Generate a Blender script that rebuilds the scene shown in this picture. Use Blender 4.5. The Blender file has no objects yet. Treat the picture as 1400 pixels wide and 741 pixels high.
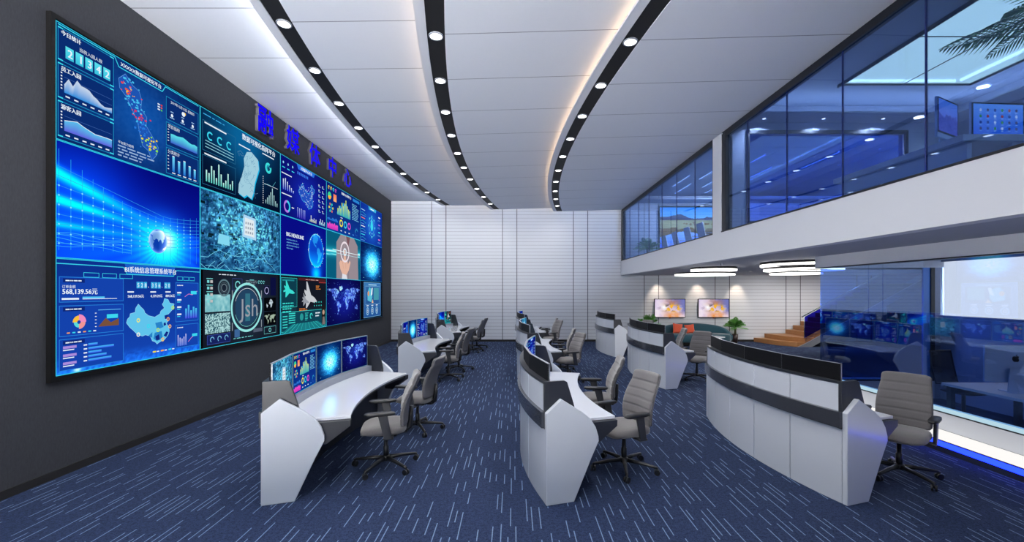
import bpy, bmesh, math, random
import numpy as np
from mathutils import Vector, Matrix

# ------------------------------------------------------------------ camera, sky, exposure
SC = bpy.context.scene
COL = SC.collection
cam_d = bpy.data.cameras.new('camera')
cam_d.lens = 580 / 1400 * 36
cam_d.sensor_width = 36
cam_d.shift_x = -2 / 1400
cam_d.shift_y = 28.5 / 1400
cam_d.clip_start = 0.05
cam = bpy.data.objects.new('camera', cam_d)
COL.objects.link(cam)
cam.location = (0, 0, 2)
cam.rotation_euler = (math.pi / 2, 0, 0)
SC.camera = cam

SKY_RGB = (0.72, 0.88, 0.90)
SKY_STRENGTH = 2.2
EXPOSURE = 0.0
DOWN_W = 14.0
COVE = 17.0
WARM_COVE = 5.5
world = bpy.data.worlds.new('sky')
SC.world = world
world.use_nodes = True
bg = world.node_tree.nodes['Background']
# blue sky above the horizon, below it an added bright fill that uplights the ceiling
GROUND_FILL_RGB = (1.0, 0.97, 0.95)
GROUND_FILL_STRENGTH = 60.0
wt = world.node_tree
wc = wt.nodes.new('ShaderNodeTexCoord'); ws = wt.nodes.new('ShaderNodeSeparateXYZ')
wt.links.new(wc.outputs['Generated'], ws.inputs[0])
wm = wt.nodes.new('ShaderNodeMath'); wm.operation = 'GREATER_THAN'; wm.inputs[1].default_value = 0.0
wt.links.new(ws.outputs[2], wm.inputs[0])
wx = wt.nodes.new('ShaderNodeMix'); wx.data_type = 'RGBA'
wx.inputs[6].default_value = (*[c * GROUND_FILL_STRENGTH for c in GROUND_FILL_RGB], 1)
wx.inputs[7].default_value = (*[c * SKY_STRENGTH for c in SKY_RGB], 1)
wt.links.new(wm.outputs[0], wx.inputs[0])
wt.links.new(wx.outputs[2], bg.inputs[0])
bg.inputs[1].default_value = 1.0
SC.view_settings.view_transform = 'Standard'
SC.view_settings.look = 'None'
SC.view_settings.exposure = EXPOSURE
SC.view_settings.gamma = 1
SC.view_settings.use_curve_mapping = False
try:
    SC.cycles.use_denoising = True
    SC.cycles.max_bounces = 10
    SC.cycles.diffuse_bounces = 5
    SC.cycles.transparent_max_bounces = 24
    SC.cycles.sample_clamp_indirect = 6
    SC.cycles.caustics_reflective = False
    SC.cycles.caustics_refractive = False
except Exception:
    pass

R = math.radians
PI = math.pi

# ------------------------------------------------------------------ materials
def lin(c):
    return tuple(((x / 12.92) if x <= 0.04045 else ((x + 0.055) / 1.055) ** 2.4) for x in c)

def rgb(r, g, b):
    return lin((r / 255, g / 255, b / 255))

def mat(name, col, rough=0.5, metal=0.0, spec=0.5, coat=0.0, sheen=0.0):
    m = bpy.data.materials.new(name)
    m.use_nodes = True
    b = m.node_tree.nodes['Principled BSDF']
    b.inputs['Base Color'].default_value = (*col, 1)
    b.inputs['Roughness'].default_value = rough
    b.inputs['Metallic'].default_value = metal
    b.inputs['Specular IOR Level'].default_value = spec
    b.inputs['Coat Weight'].default_value = coat
    b.inputs['Coat Roughness'].default_value = 0.05
    b.inputs['Sheen Weight'].default_value = sheen
    return m

def emit(name, col, s=1.0):
    m = bpy.data.materials.new(name)
    m.use_nodes = True
    nt = m.node_tree
    nt.nodes.remove(nt.nodes['Principled BSDF'])
    e = nt.nodes.new('ShaderNodeEmission')
    e.inputs[0].default_value = (*col, 1)
    e.inputs[1].default_value = s
    nt.links.new(e.outputs[0], nt.nodes['Material Output'].inputs[0])
    return m

class NT:
    def __init__(s, m):
        s.nt = m.node_tree
        s.b = s.nt.nodes['Principled BSDF']
    def n(s, t, **kw):
        x = s.nt.nodes.new(t)
        for k, v in kw.items():
            setattr(x, k, v)
        return x
    def set(s, inp, v):
        if isinstance(v, (int, float)):
            inp.default_value = v
        elif isinstance(v, tuple):
            inp.default_value = v
        else:
            s.nt.links.new(v, inp)
    def m(s, op, a, b=0.0, c=0.0):
        x = s.n('ShaderNodeMath', operation=op)
        s.set(x.inputs[0], a); s.set(x.inputs[1], b); s.set(x.inputs[2], c)
        return x.outputs[0]
    def mix(s, f, a, b):
        x = s.n('ShaderNodeMix', data_type='RGBA')
        s.set(x.inputs[0], f); s.set(x.inputs[6], a); s.set(x.inputs[7], b)
        return x.outputs[2]
    def pos(s):
        g = s.n('ShaderNodeNewGeometry')
        x = s.n('ShaderNodeSeparateXYZ')
        s.nt.links.new(g.outputs['Position'], x.inputs[0])
        return x.outputs[0], x.outputs[1], x.outputs[2], g.outputs['Position']
    def obj(s):
        g = s.n('ShaderNodeTexCoord')
        return g.outputs['Object']
    def noise(s, vec, scale, detail=2.0, rough=0.5):
        x = s.n('ShaderNodeTexNoise')
        s.nt.links.new(vec, x.inputs['Vector'])
        x.inputs['Scale'].default_value = scale
        x.inputs['Detail'].default_value = detail
        x.inputs['Roughness'].default_value = rough
        return x.outputs[0]
    def comb(s, x, y, z):
        c = s.n('ShaderNodeCombineXYZ')
        s.set(c.inputs[0], x); s.set(c.inputs[1], y); s.set(c.inputs[2], z)
        return c.outputs[0]
    def white(s, vec):
        w = s.n('ShaderNodeTexWhiteNoise', noise_dimensions='3D')
        s.nt.links.new(vec, w.inputs[0])
        return w.outputs[0]
    def bump(s, h, st=0.3, d=0.01):
        b = s.n('ShaderNodeBump')
        b.inputs['Strength'].default_value = st
        b.inputs['Distance'].default_value = d
        s.nt.links.new(h, b.inputs['Height'])
        s.nt.links.new(b.outputs[0], s.b.inputs['Normal'])

def c4(c):
    return (*c, 1.0)

M = {}
M['white'] = mat('white_lacquer', rgb(200, 206, 216), 0.22, coat=0.3)
M['white_top'] = mat('white_worktop', rgb(222, 226, 234), 0.10, coat=0.5)
M['paint'] = mat('white_paint', rgb(214, 217, 224), 0.6)
M['dark'] = mat('charcoal_laminate', rgb(36, 39, 46), 0.4)
M['band'] = mat('smoked_band', rgb(52, 55, 63), 0.25, coat=0.4)
M['grey'] = mat('grey_laminate', rgb(140, 145, 156), 0.35)
M['black'] = mat('black_plastic', rgb(24, 25, 29), 0.4)
M['matteblack'] = mat('matte_black', rgb(16, 16, 18), 0.7)
M['bezel'] = mat('monitor_housing', rgb(9, 9, 11), 0.55, spec=0.2)
M['silver'] = mat('brushed_silver', rgb(150, 155, 166), 0.45, metal=0.35)
M['alu'] = mat('pale_aluminium', rgb(176, 196, 226), 0.35, metal=0.3)
M['plastic'] = mat('chair_plastic', rgb(44, 46, 52), 0.45)
M['frame'] = mat('dark_window_frame', rgb(20, 22, 30), 0.4)
M['terracotta'] = mat('cushion_cloth', rgb(196, 78, 48), 0.85, sheen=0.3)
M['pot'] = mat('brown_pot', rgb(40, 26, 24), 0.4)
M['trunk'] = mat('palm_trunk', rgb(110, 104, 74), 0.8)
M['leaf'] = mat('palm_leaf', rgb(84, 146, 60), 0.5)
M['steel'] = mat('rail_steel', rgb(205, 208, 212), 0.2, metal=1.0)
M['stringer'] = mat('grey_stringer', rgb(120, 124, 132), 0.5)
M['chrome_dark'] = mat('logo_black', rgb(14, 16, 26), 0.3)
M['slab'] = mat('soffit_paint', rgb(168, 172, 184), 0.6)
M['roof'] = mat('roof_paint', rgb(150, 158, 178), 0.7)
M['mezzwall'] = mat('blue_grey_wall', rgb(150, 158, 176), 0.7)
M['char'] = emit('blue_letter_light', rgb(24, 10, 244), 1.0)
M['led_white'] = emit('white_led', (1.0, 0.98, 0.95), 1.0)
M['led_lens'] = emit('downlight_lens', (1.0, 0.98, 0.96), 6.0)
M['led_cool'] = emit('cool_cove_led', (0.82, 0.92, 1.0), COVE)
M['led_warm'] = emit('warm_cove_led', (1.0, 0.60, 0.27), WARM_COVE)
M['led_fill'] = emit('added_cove_fill', (0.97, 0.97, 1.0), 34.0)  # added hidden strip that brightens the left ceiling field
M['led_blue'] = emit('blue_led', rgb(20, 40, 255), 7.0)
M['led_line'] = emit('line_led', (0.75, 0.9, 1.0), 2.0)
M['ring'] = emit('ring_led', (1.0, 0.97, 0.93), 3.0)
M['daylight_glow'] = emit('painted_daylight_glow', rgb(250, 224, 200), 2.1)  # emission standing in for daylight through the pane
M['joint'] = mat('glass_joint', rgb(24, 40, 110), 0.3)
M['shell'] = mat('chair_shell_cloth', rgb(84, 84, 90), 0.8)
M['sill_led'] = emit('sill_led', rgb(190, 225, 240), 0.9)
M['bar_blue'] = mat('blue_frame_metal', rgb(90, 150, 235), 0.3)
M['whitechair'] = mat('white_mesh_chair', rgb(225, 228, 236), 0.5)
M['table'] = mat('conference_table', rgb(200, 205, 215), 0.15)
M['desk_grey'] = mat('desk_laminate', rgb(190, 194, 204), 0.4)

# fabric of chairs
m = mat('chair_fabric', rgb(132, 128, 128), 0.9, sheen=0.4)
t = NT(m)
nz = t.noise(t.obj(), 220, 3)
t.set(t.b.inputs['Base Color'], t.mix(nz, c4(rgb(80, 78, 80)), c4(rgb(108, 105, 106))))
t.bump(nz, 0.25, 0.002)
M['fabric'] = m

m = mat('teal_upholstery', rgb(8, 62, 76), 0.8, sheen=0.3)
t = NT(m)
nz = t.noise(t.obj(), 90, 3)
t.set(t.b.inputs['Base Color'], t.mix(nz, c4(rgb(4, 52, 66)), c4(rgb(10, 72, 88))))
M['teal'] = m

# mesh fabric chair back (see-through weave)
m = bpy.data.materials.new('mesh_weave'); m.use_nodes = True
nt = m.node_tree
pb = nt.nodes['Principled BSDF']; pb.inputs['Base Color'].default_value = (0.02, 0.025, 0.04, 1)
tr = nt.nodes.new('ShaderNodeBsdfTransparent'); mx = nt.nodes.new('ShaderNodeMixShader')
mx.inputs[0].default_value = 0.6
nt.links.new(tr.outputs[0], mx.inputs[1]); nt.links.new(pb.outputs[0], mx.inputs[2])
nt.links.new(mx.outputs[0], nt.nodes['Material Output'].inputs[0])
M['weave'] = m

def glass(name, tint, f0=0.06, f1=0.55, power=3.0):
    m = bpy.data.materials.new(name); m.use_nodes = True
    nt = m.node_tree
    nt.nodes.remove(nt.nodes['Principled BSDF'])
    lw = nt.nodes.new('ShaderNodeLayerWeight'); lw.inputs[0].default_value = 0.5
    p = nt.nodes.new('ShaderNodeMath'); p.operation = 'POWER'; p.inputs[1].default_value = power
    nt.links.new(lw.outputs['Facing'], p.inputs[0])
    k = nt.nodes.new('ShaderNodeMath'); k.operation = 'MULTIPLY_ADD'
    k.inputs[1].default_value = f1; k.inputs[2].default_value = f0
    nt.links.new(p.outputs[0], k.inputs[0])
    a = nt.nodes.new('ShaderNodeBsdfTransparent'); a.inputs[0].default_value = (*tint, 1)
    g = nt.nodes.new('ShaderNodeBsdfGlossy'); g.inputs['Roughness'].default_value = 0.0
    g.inputs[0].default_value = (0.66, 0.82, 1, 1)
    x = nt.nodes.new('ShaderNodeMixShader')
    nt.links.new(k.outputs[0], x.inputs[0]); nt.links.new(a.outputs[0], x.inputs[1]); nt.links.new(g.outputs[0], x.inputs[2])
    nt.links.new(x.outputs[0], nt.nodes['Material Output'].inputs[0])
    return m

M['glass_mezz'] = glass('blue_tinted_glass', (0.56, 0.68, 0.90), 0.09, 0.5)
M['glass_office'] = glass('pale_blue_glass', (0.62, 0.75, 0.95), 0.13, 0.7)
M['glass_blue'] = glass('strong_blue_glass', (0.36, 0.52, 0.97), 0.12, 0.5)
M['glass_rail'] = glass('cobalt_rail_glass', (0.16, 0.14, 0.80), 0.05, 0.3)
M['glass_clear'] = glass('solar_glass', (0.90, 0.90, 0.80), 0.02, 0.2)

# carpet
m = mat('carpet', rgb(40, 54, 90), 0.95, spec=0.1)
t = NT(m)
X, Y, Z, P = t.pos()
cw = 0.068
cx = t.m('DIVIDE', X, cw)
ci = t.m('FLOOR', cx)
cf = t.m('SUBTRACT', cx, ci)
r1 = t.white(t.comb(ci, 3.3, 1.0))
yy = t.m('ADD', t.m('DIVIDE', Y, 0.58), t.m('MULTIPLY', r1, 7.31))
yi = t.m('FLOOR', yy)
yf = t.m('SUBTRACT', yy, yi)
r2 = t.white(t.comb(ci, yi, 5.0))
r3 = t.white(t.comb(ci, yi, 9.0))
r4 = t.white(t.comb(ci, yi, 17.0))
cen = t.m('ADD', 0.5, t.m('MULTIPLY', t.m('SUBTRACT', r4, 0.5), 0.6))
mk = t.m('LESS_THAN', t.m('ABSOLUTE', t.m('SUBTRACT', cf, cen)), 0.062)
mk = t.m('MULTIPLY', mk, t.m('LESS_THAN', r2, 0.82))
mk = t.m('MULTIPLY', mk, t.m('LESS_THAN', yf, t.m('ADD', 0.25, t.m('MULTIPLY', r3, 0.5))))
sp = t.noise(P, 95, 2, 0.9)
sp2 = t.noise(P, 34, 3, 0.7)
spk = t.m('MULTIPLY', t.m('SUBTRACT', t.m('ADD', t.m('MULTIPLY', sp, 0.7), t.m('MULTIPLY', sp2, 0.5)), 0.40), 3.6)
base = t.mix(spk, c4(rgb(10, 15, 31)), c4(rgb(44, 56, 85)))
strk = t.m('MULTIPLY', mk, t.m('ADD', 0.10, t.m('MULTIPLY', sp, 0.85)))
t.set(t.b.inputs['Base Color'], t.mix(strk, base, c4(rgb(134, 160, 192))))
t.bump(sp, 0.4, 0.004)
M['carpet'] = m

# grooved wall panels
m = mat('grooved_panel', rgb(196, 199, 206), 0.55)
t = NT(m)
X, Y, Z, P = t.pos()
zf = t.m('FRACT', t.m('DIVIDE', Z, 0.136))
zl = t.m('LESS_THAN', t.m('ABSOLUTE', t.m('SUBTRACT', zf, 0.5)), 0.055)
xf = t.m('MULTIPLY', t.m('FRACT', t.m('DIVIDE', t.m('ADD', X, 3.303 + 28.5), 2.85)), 2.85)
v1 = t.m('LESS_THAN', xf, 0.028)
v2 = t.m('LESS_THAN', t.m('ABSOLUTE', t.m('SUBTRACT', xf, 0.59)), 0.014)
vv = t.m('MAXIMUM', v1, v2)
c1 = t.mix(zl, c4(rgb(194, 199, 208)), c4(rgb(146, 150, 160)))
t.set(t.b.inputs['Base Color'], t.mix(vv, c1, c4(rgb(66, 70, 80))))
M['panel'] = m

# left wall cloth
m = mat('charcoal_wall_cloth', rgb(66, 68, 74), 0.85, spec=0.3)
t = NT(m)
X, Y, Z, P = t.pos()
n1 = t.noise(t.comb(X, t.m('MULTIPLY', Y, 3.0), t.m('MULTIPLY', Z, 0.7)), 28, 4, 0.7)
t.set(t.b.inputs['Base Color'], t.mix(n1, c4(rgb(36, 38, 43)), c4(rgb(62, 64, 70))))
t.bump(n1, 0.3, 0.004)
M['cloth'] = m

# ceiling panels with joints
m = mat('ceiling_panel', rgb(206, 209, 217), 0.5)
t = NT(m)
X, Y, Z, P = t.pos()
yf = t.m('FRACT', t.m('DIVIDE', t.m('ADD', Y, 11.63 - 5.45), 1.163))
jl = t.m('LESS_THAN', yf, 0.012)
t.set(t.b.inputs['Base Color'], t.mix(jl, c4(rgb(226, 231, 240)), c4(rgb(140, 146, 160))))
M['ceil'] = m

# stair timber
m = mat('stair_timber', rgb(160, 112, 66), 0.5)
t = NT(m)
X, Y, Z, P = t.pos()
n1 = t.noise(t.comb(t.m('MULTIPLY', X, 2.0), Y, t.m('MULTIPLY', Z, 14.0)), 6, 4)
t.set(t.b.inputs['Base Color'], t.mix(n1, c4(rgb(132, 86, 50)), c4(rgb(178, 128, 80))))
M['timber'] = m

# screens: light given off by the picture they show (colour per vertex)
m = bpy.data.materials.new('screen_picture'); m.use_nodes = True
nt = m.node_tree; nt.nodes.remove(nt.nodes['Principled BSDF'])
at = nt.nodes.new('ShaderNodeAttribute'); at.attribute_name = 'Col'
em = nt.nodes.new('ShaderNodeEmission'); em.inputs[1].default_value = 1.0
nt.links.new(at.outputs['Color'], em.inputs[0])
nt.links.new(em.outputs[0], nt.nodes['Material Output'].inputs[0])
M['screen'] = m
M['screen_bright'] = m.copy(); M['screen_bright'].name = 'bright_screen_picture'
for nd in M['screen_bright'].node_tree.nodes:
    if nd.type == 'EMISSION': nd.inputs[1].default_value = 2.2

# ------------------------------------------------------------------ mesh helpers
class MB:
    def __init__(s):
        s.v = []; s.f = []; s.mi = []; s.sm = []; s.cur = 0; s.smooth = False
    def add(s, vs, fs, sm=None):
        o = len(s.v)
        s.v += [tuple(p) for p in vs]
        for f in fs:
            s.f.append([i + o for i in f]); s.mi.append(s.cur); s.sm.append(s.smooth if sm is None else sm)
        return s
    def box(s, x0, x1, y0, y1, z0, z1):
        vs = [(x, y, z) for x in (x0, x1) for y in (y0, y1) for z in (z0, z1)]
        return s.add(vs, [(0, 1, 3, 2), (4, 6, 7, 5), (0, 4, 5, 1), (2, 3, 7, 6), (0, 2, 6, 4), (1, 5, 7, 3)], False)
    def prism(s, pts, off):
        """pts: 3D polygon, off: extrusion vector"""
        n = len(pts); o = Vector(off)
        vs = [Vector(p) for p in pts] + [Vector(p) + o for p in pts]
        fs = [tuple(range(n))[::-1], tuple(range(n, 2 * n))]
        fs += [(i, (i + 1) % n, (i + 1) % n + n, i + n) for i in range(n)]
        return s.add(vs, fs, False)
    def arcbox(s, r0, r1, t0, t1, z0, z1, n=24, cx=4.7):
        vs = []
        for i in range(n + 1):
            t = t0 + (t1 - t0) * i / n
            c, d = math.cos(t), math.sin(t)
            for r, z in ((r0, z0), (r1, z0), (r1, z1), (r0, z1)):
                vs.append((cx - r * c, r * d, z))
        fs = []
        for i in range(n):
            a = i * 4; b = a + 4
            for k in range(4):
                fs.append((a + k, a + (k + 1) % 4, b + (k + 1) % 4, b + k))
        fs += [(3, 2, 1, 0), (n * 4, n * 4 + 1, n * 4 + 2, n * 4 + 3)]
        return s.add(vs, fs, False)
    def tube(s, pts, rad, n=8, cap=True, up=None):
        pts = [Vector(p) for p in pts]
        rads = rad if isinstance(rad, (list, tuple)) else [rad] * len(pts)
        vs = []; fs = []
        prev = None
        for i, p in enumerate(pts):
            d = (pts[min(i + 1, len(pts) - 1)] - pts[max(i - 1, 0)]).normalized()
            a = prev if prev is not None else (Vector((0, 0, 1)) if abs(d.z) < 0.9 else Vector((1, 0, 0)))
            a = (a - d * a.dot(d)).normalized(); prev = a
            b = d.cross(a)
            for k in range(n):
                q = 2 * PI * k / n
                vs.append(p + (a * math.cos(q) + b * math.sin(q)) * rads[i])
        for i in range(len(pts) - 1):
            for k in range(n):
                fs.append((i * n + k, i * n + (k + 1) % n, (i + 1) * n + (k + 1) % n, (i + 1) * n + k))
        s.add(vs, fs, True)
        if cap:
            o = len(s.v) - len(vs)
            s.f.append([o + k for k in range(n)][::-1]); s.mi.append(s.cur); s.sm.append(False)
            o2 = len(s.v) - n
            s.f.append([o2 + k for k in range(n)]); s.mi.append(s.cur); s.sm.append(False)
        return s
    def lathe(s, prof, c=(0, 0, 0), n=20, axis='z'):
        vs = []; fs = []
        for r, z in prof:
            for k in range(n):
                q = 2 * PI * k / n
                p = (r * math.cos(q), r * math.sin(q), z)
                if axis == 'x': p = (p[2], p[0], p[1])
                if axis == 'y': p = (p[0], p[2], p[1])
                vs.append((c[0] + p[0], c[1] + p[1], c[2] + p[2]))
        m_ = len(prof)
        for i in range(m_ - 1):
            for k in range(n):
                fs.append((i * n + k, i * n + (k + 1) % n, (i + 1) * n + (k + 1) % n, (i + 1) * n + k))
        s.add(vs, fs, True)
        o = len(s.v) - len(vs)
        s.f.append([o + k for k in range(n)][::-1]); s.mi.append(s.cur); s.sm.append(False)
        o2 = len(s.v) - n
        s.f.append([o2 + k for k in range(n)]); s.mi.append(s.cur); s.sm.append(False)
        return s
    def loft(s, rings, closed=True, cap=True):
        n = len(rings[0]); vs = [p for r in rings for p in r]; fs = []
        for i in range(len(rings) - 1):
            for k in range(n if closed else n - 1):
                fs.append((i * n + k, i * n + (k + 1) % n, (i + 1) * n + (k + 1) % n, (i + 1) * n + k))
        s.add(vs, fs, True)
        if cap:
            o = len(s.v) - len(vs)
            s.f.append([o + k for k in range(n)][::-1]); s.mi.append(s.cur); s.sm.append(True)
            o2 = len(s.v) - n
            s.f.append([o2 + k for k in range(n)]); s.mi.append(s.cur); s.sm.append(True)
        return s
    def build(s, name, mats, parent=None, bevel=0, seg=2):
        me = bpy.data.meshes.new(name)
        me.from_pydata(s.v, [], s.f)
        for mm in (mats if isinstance(mats, (list, tuple)) else [mats]):
            me.materials.append(mm)
        me.polygons.foreach_set('material_index', s.mi)
        me.polygons.foreach_set('use_smooth', s.sm)
        b = bmesh.new(); b.from_mesh(me)
        bmesh.ops.recalc_face_normals(b, faces=b.faces)
        b.to_mesh(me); b.free()
        me.update()
        o = bpy.data.objects.new(name, me)
        COL.objects.link(o)
        if parent: o.parent = parent
        if bevel:
            md = o.modifiers.new('bevel', 'BEVEL'); md.width = bevel; md.segments = seg
            md.limit_method = 'ANGLE'; md.angle_limit = R(40)
            me.polygons.foreach_set('use_smooth', [True] * len(me.polygons))
            wn = o.modifiers.new('wn', 'WEIGHTED_NORMAL'); wn.keep_sharp = True
        return o

def box(*a):
    return MB().box(*a)

def struct(name, mb, m, parent=None, **k):
    o = mb.build(name, m, parent, **k)
    if parent is None: o['kind'] = 'structure'
    return o

def tag(o, label, cat, group=None):
    o['label'] = label; o['category'] = cat
    if group: o['group'] = group
    return o

def empty(name, loc=(0, 0, 0), rz=0.0):
    o = bpy.data.objects.new(name, None)
    COL.objects.link(o); o.location = loc; o.rotation_euler = (0, 0, rz)
    o.empty_display_size = 0.1
    return o

CHILD = {}
def copy_tree(o, parent=None):
    c = o.copy(); COL.objects.link(c)
    if parent: c.parent = parent
    for ch in list(o.children):
        copy_tree(ch, c)
    return c
# ------------------------------------------------------------------ pictures on the screens (drawn in code)
rng = np.random.RandomState(7)
TXT = {}
def text_geo(s):
    if s not in TXT:
        cu = bpy.data.curves.new('lettering', 'FONT'); cu.body = s; cu.resolution_u = 2
        o = bpy.data.objects.new('lettering', cu); COL.objects.link(o)
        bpy.context.view_layer.update()
        me = bpy.data.meshes.new_from_object(o.evaluated_get(bpy.context.evaluated_depsgraph_get()))
        vs = np.array([v.co[:2] for v in me.vertices]) if len(me.vertices) else np.zeros((0, 2))
        fs = [tuple(p.vertices) for p in me.polygons]
        bpy.data.objects.remove(o); bpy.data.curves.remove(cu); bpy.data.meshes.remove(me)
        TXT[s] = (vs, fs)
    return TXT[s]

def vnoise(u, v, sx, sy, seed=0, oct=3):
    """value noise on arrays u,v in 0..1"""
    out = 0; amp = 1; tot = 0
    for o in range(oct):
        g = np.random.RandomState(seed * 13 + o).rand(int(sy * 2 ** o) + 3, int(sx * 2 ** o) + 3)
        x = np.clip(u, 0, 1) * sx * 2 ** o; y = np.clip(v, 0, 1) * sy * 2 ** o
        xi = x.astype(int); yi = y.astype(int); fx = x - xi; fy = y - yi
        fx = fx * fx * (3 - 2 * fx); fy = fy * fy * (3 - 2 * fy)
        a = g[yi, xi] * (1 - fx) + g[yi, xi + 1] * fx
        b = g[yi + 1, xi] * (1 - fx) + g[yi + 1, xi + 1] * fx
        out = out + amp * (a * (1 - fy) + b * fy); tot += amp; amp *= 0.55
    return out / tot

def inpoly(x, y, poly):
    c = np.zeros(x.shape, bool); n = len(poly); j = n - 1
    for i in range(n):
        xi, yi = poly[i]; xj, yj = poly[j]
        if yi != yj:
            c ^= ((yi > y) != (yj > y)) & (x < (xj - xi) * (y - yi) / (yj - yi) + xi)
        j = i
    return c

CONT = [
 [(-168,66),(-160,71),(-128,70),(-95,72),(-80,68),(-64,60),(-56,52),(-66,44),(-75,38),(-81,31),(-81,25),(-84,30),(-97,28),(-97,20),(-88,21),(-84,11),(-79,9),(-92,15),(-105,20),(-112,30),(-124,40),(-125,50),(-135,58),(-152,60),(-165,55)],
 [(-55,82),(-25,83),(-20,72),(-42,60),(-52,66)],
 [(-79,9),(-70,12),(-60,9),(-50,0),(-35,-6),(-39,-15),(-48,-27),(-58,-38),(-66,-45),(-69,-54),(-74,-50),(-71,-30),(-70,-18),(-80,-5)],
 [(-17,15),(-16,25),(-6,35),(10,37),(20,32),(32,31),(37,20),(43,12),(51,11),(40,-3),(40,-15),(33,-27),(20,-35),(14,-22),(12,-5),(9,4),(-8,5)],
 [(-9,37),(-9,43),(-1,44),(-4,48),(8,54),(10,58),(5,60),(14,68),(28,71),(45,67),(70,73),(100,77),(140,73),(180,69),(170,60),(160,61),(156,51),(142,59),(135,54),(140,48),(130,42),(127,35),(122,40),(122,31),(115,23),(108,20),(109,12),(104,9),(103,1),(98,8),(95,16),(88,22),(80,15),(77,8),(72,20),(60,25),(57,19),(45,13),(39,21),(34,30),(36,36),(27,37),(22,37),(14,45),(18,40),(12,44),(3,43),(0,38)],
 [(114,-22),(130,-12),(142,-11),(153,-27),(147,-38),(137,-34),(129,-32),(115,-34)]]
CHINA = [(0,.55),(.02,.62),(.06,.66),(.07,.72),(.16,.74),(.17,.82),(.22,.90),(.27,.84),(.33,.78),(.35,.72),(.42,.66),(.55,.62),(.66,.68),(.68,.74),(.76,.80),(.71,.88),(.74,.92),(.76,1.0),(.84,.98),(.88,.90),(.98,.88),(.96,.78),(.90,.72),(.84,.66),(.80,.62),(.76,.56),(.82,.56),(.84,.52),(.80,.47),(.86,.38),(.87,.30),(.84,.22),(.76,.13),(.66,.10),(.60,.06),(.56,.11),(.50,.14),(.46,.24),(.36,.28),(.30,.26),(.20,.31),(.12,.40),(.06,.46)]
def land(lon, lat):
    c = np.zeros(lon.shape, bool)
    for p in CONT: c |= inpoly(lon, lat, p)
    return c

def glow(U, V, x, y, r, rx=1.0):
    return np.exp(-(((U - x) / rx) ** 2 + (V - y) ** 2) / (r * r))

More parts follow.
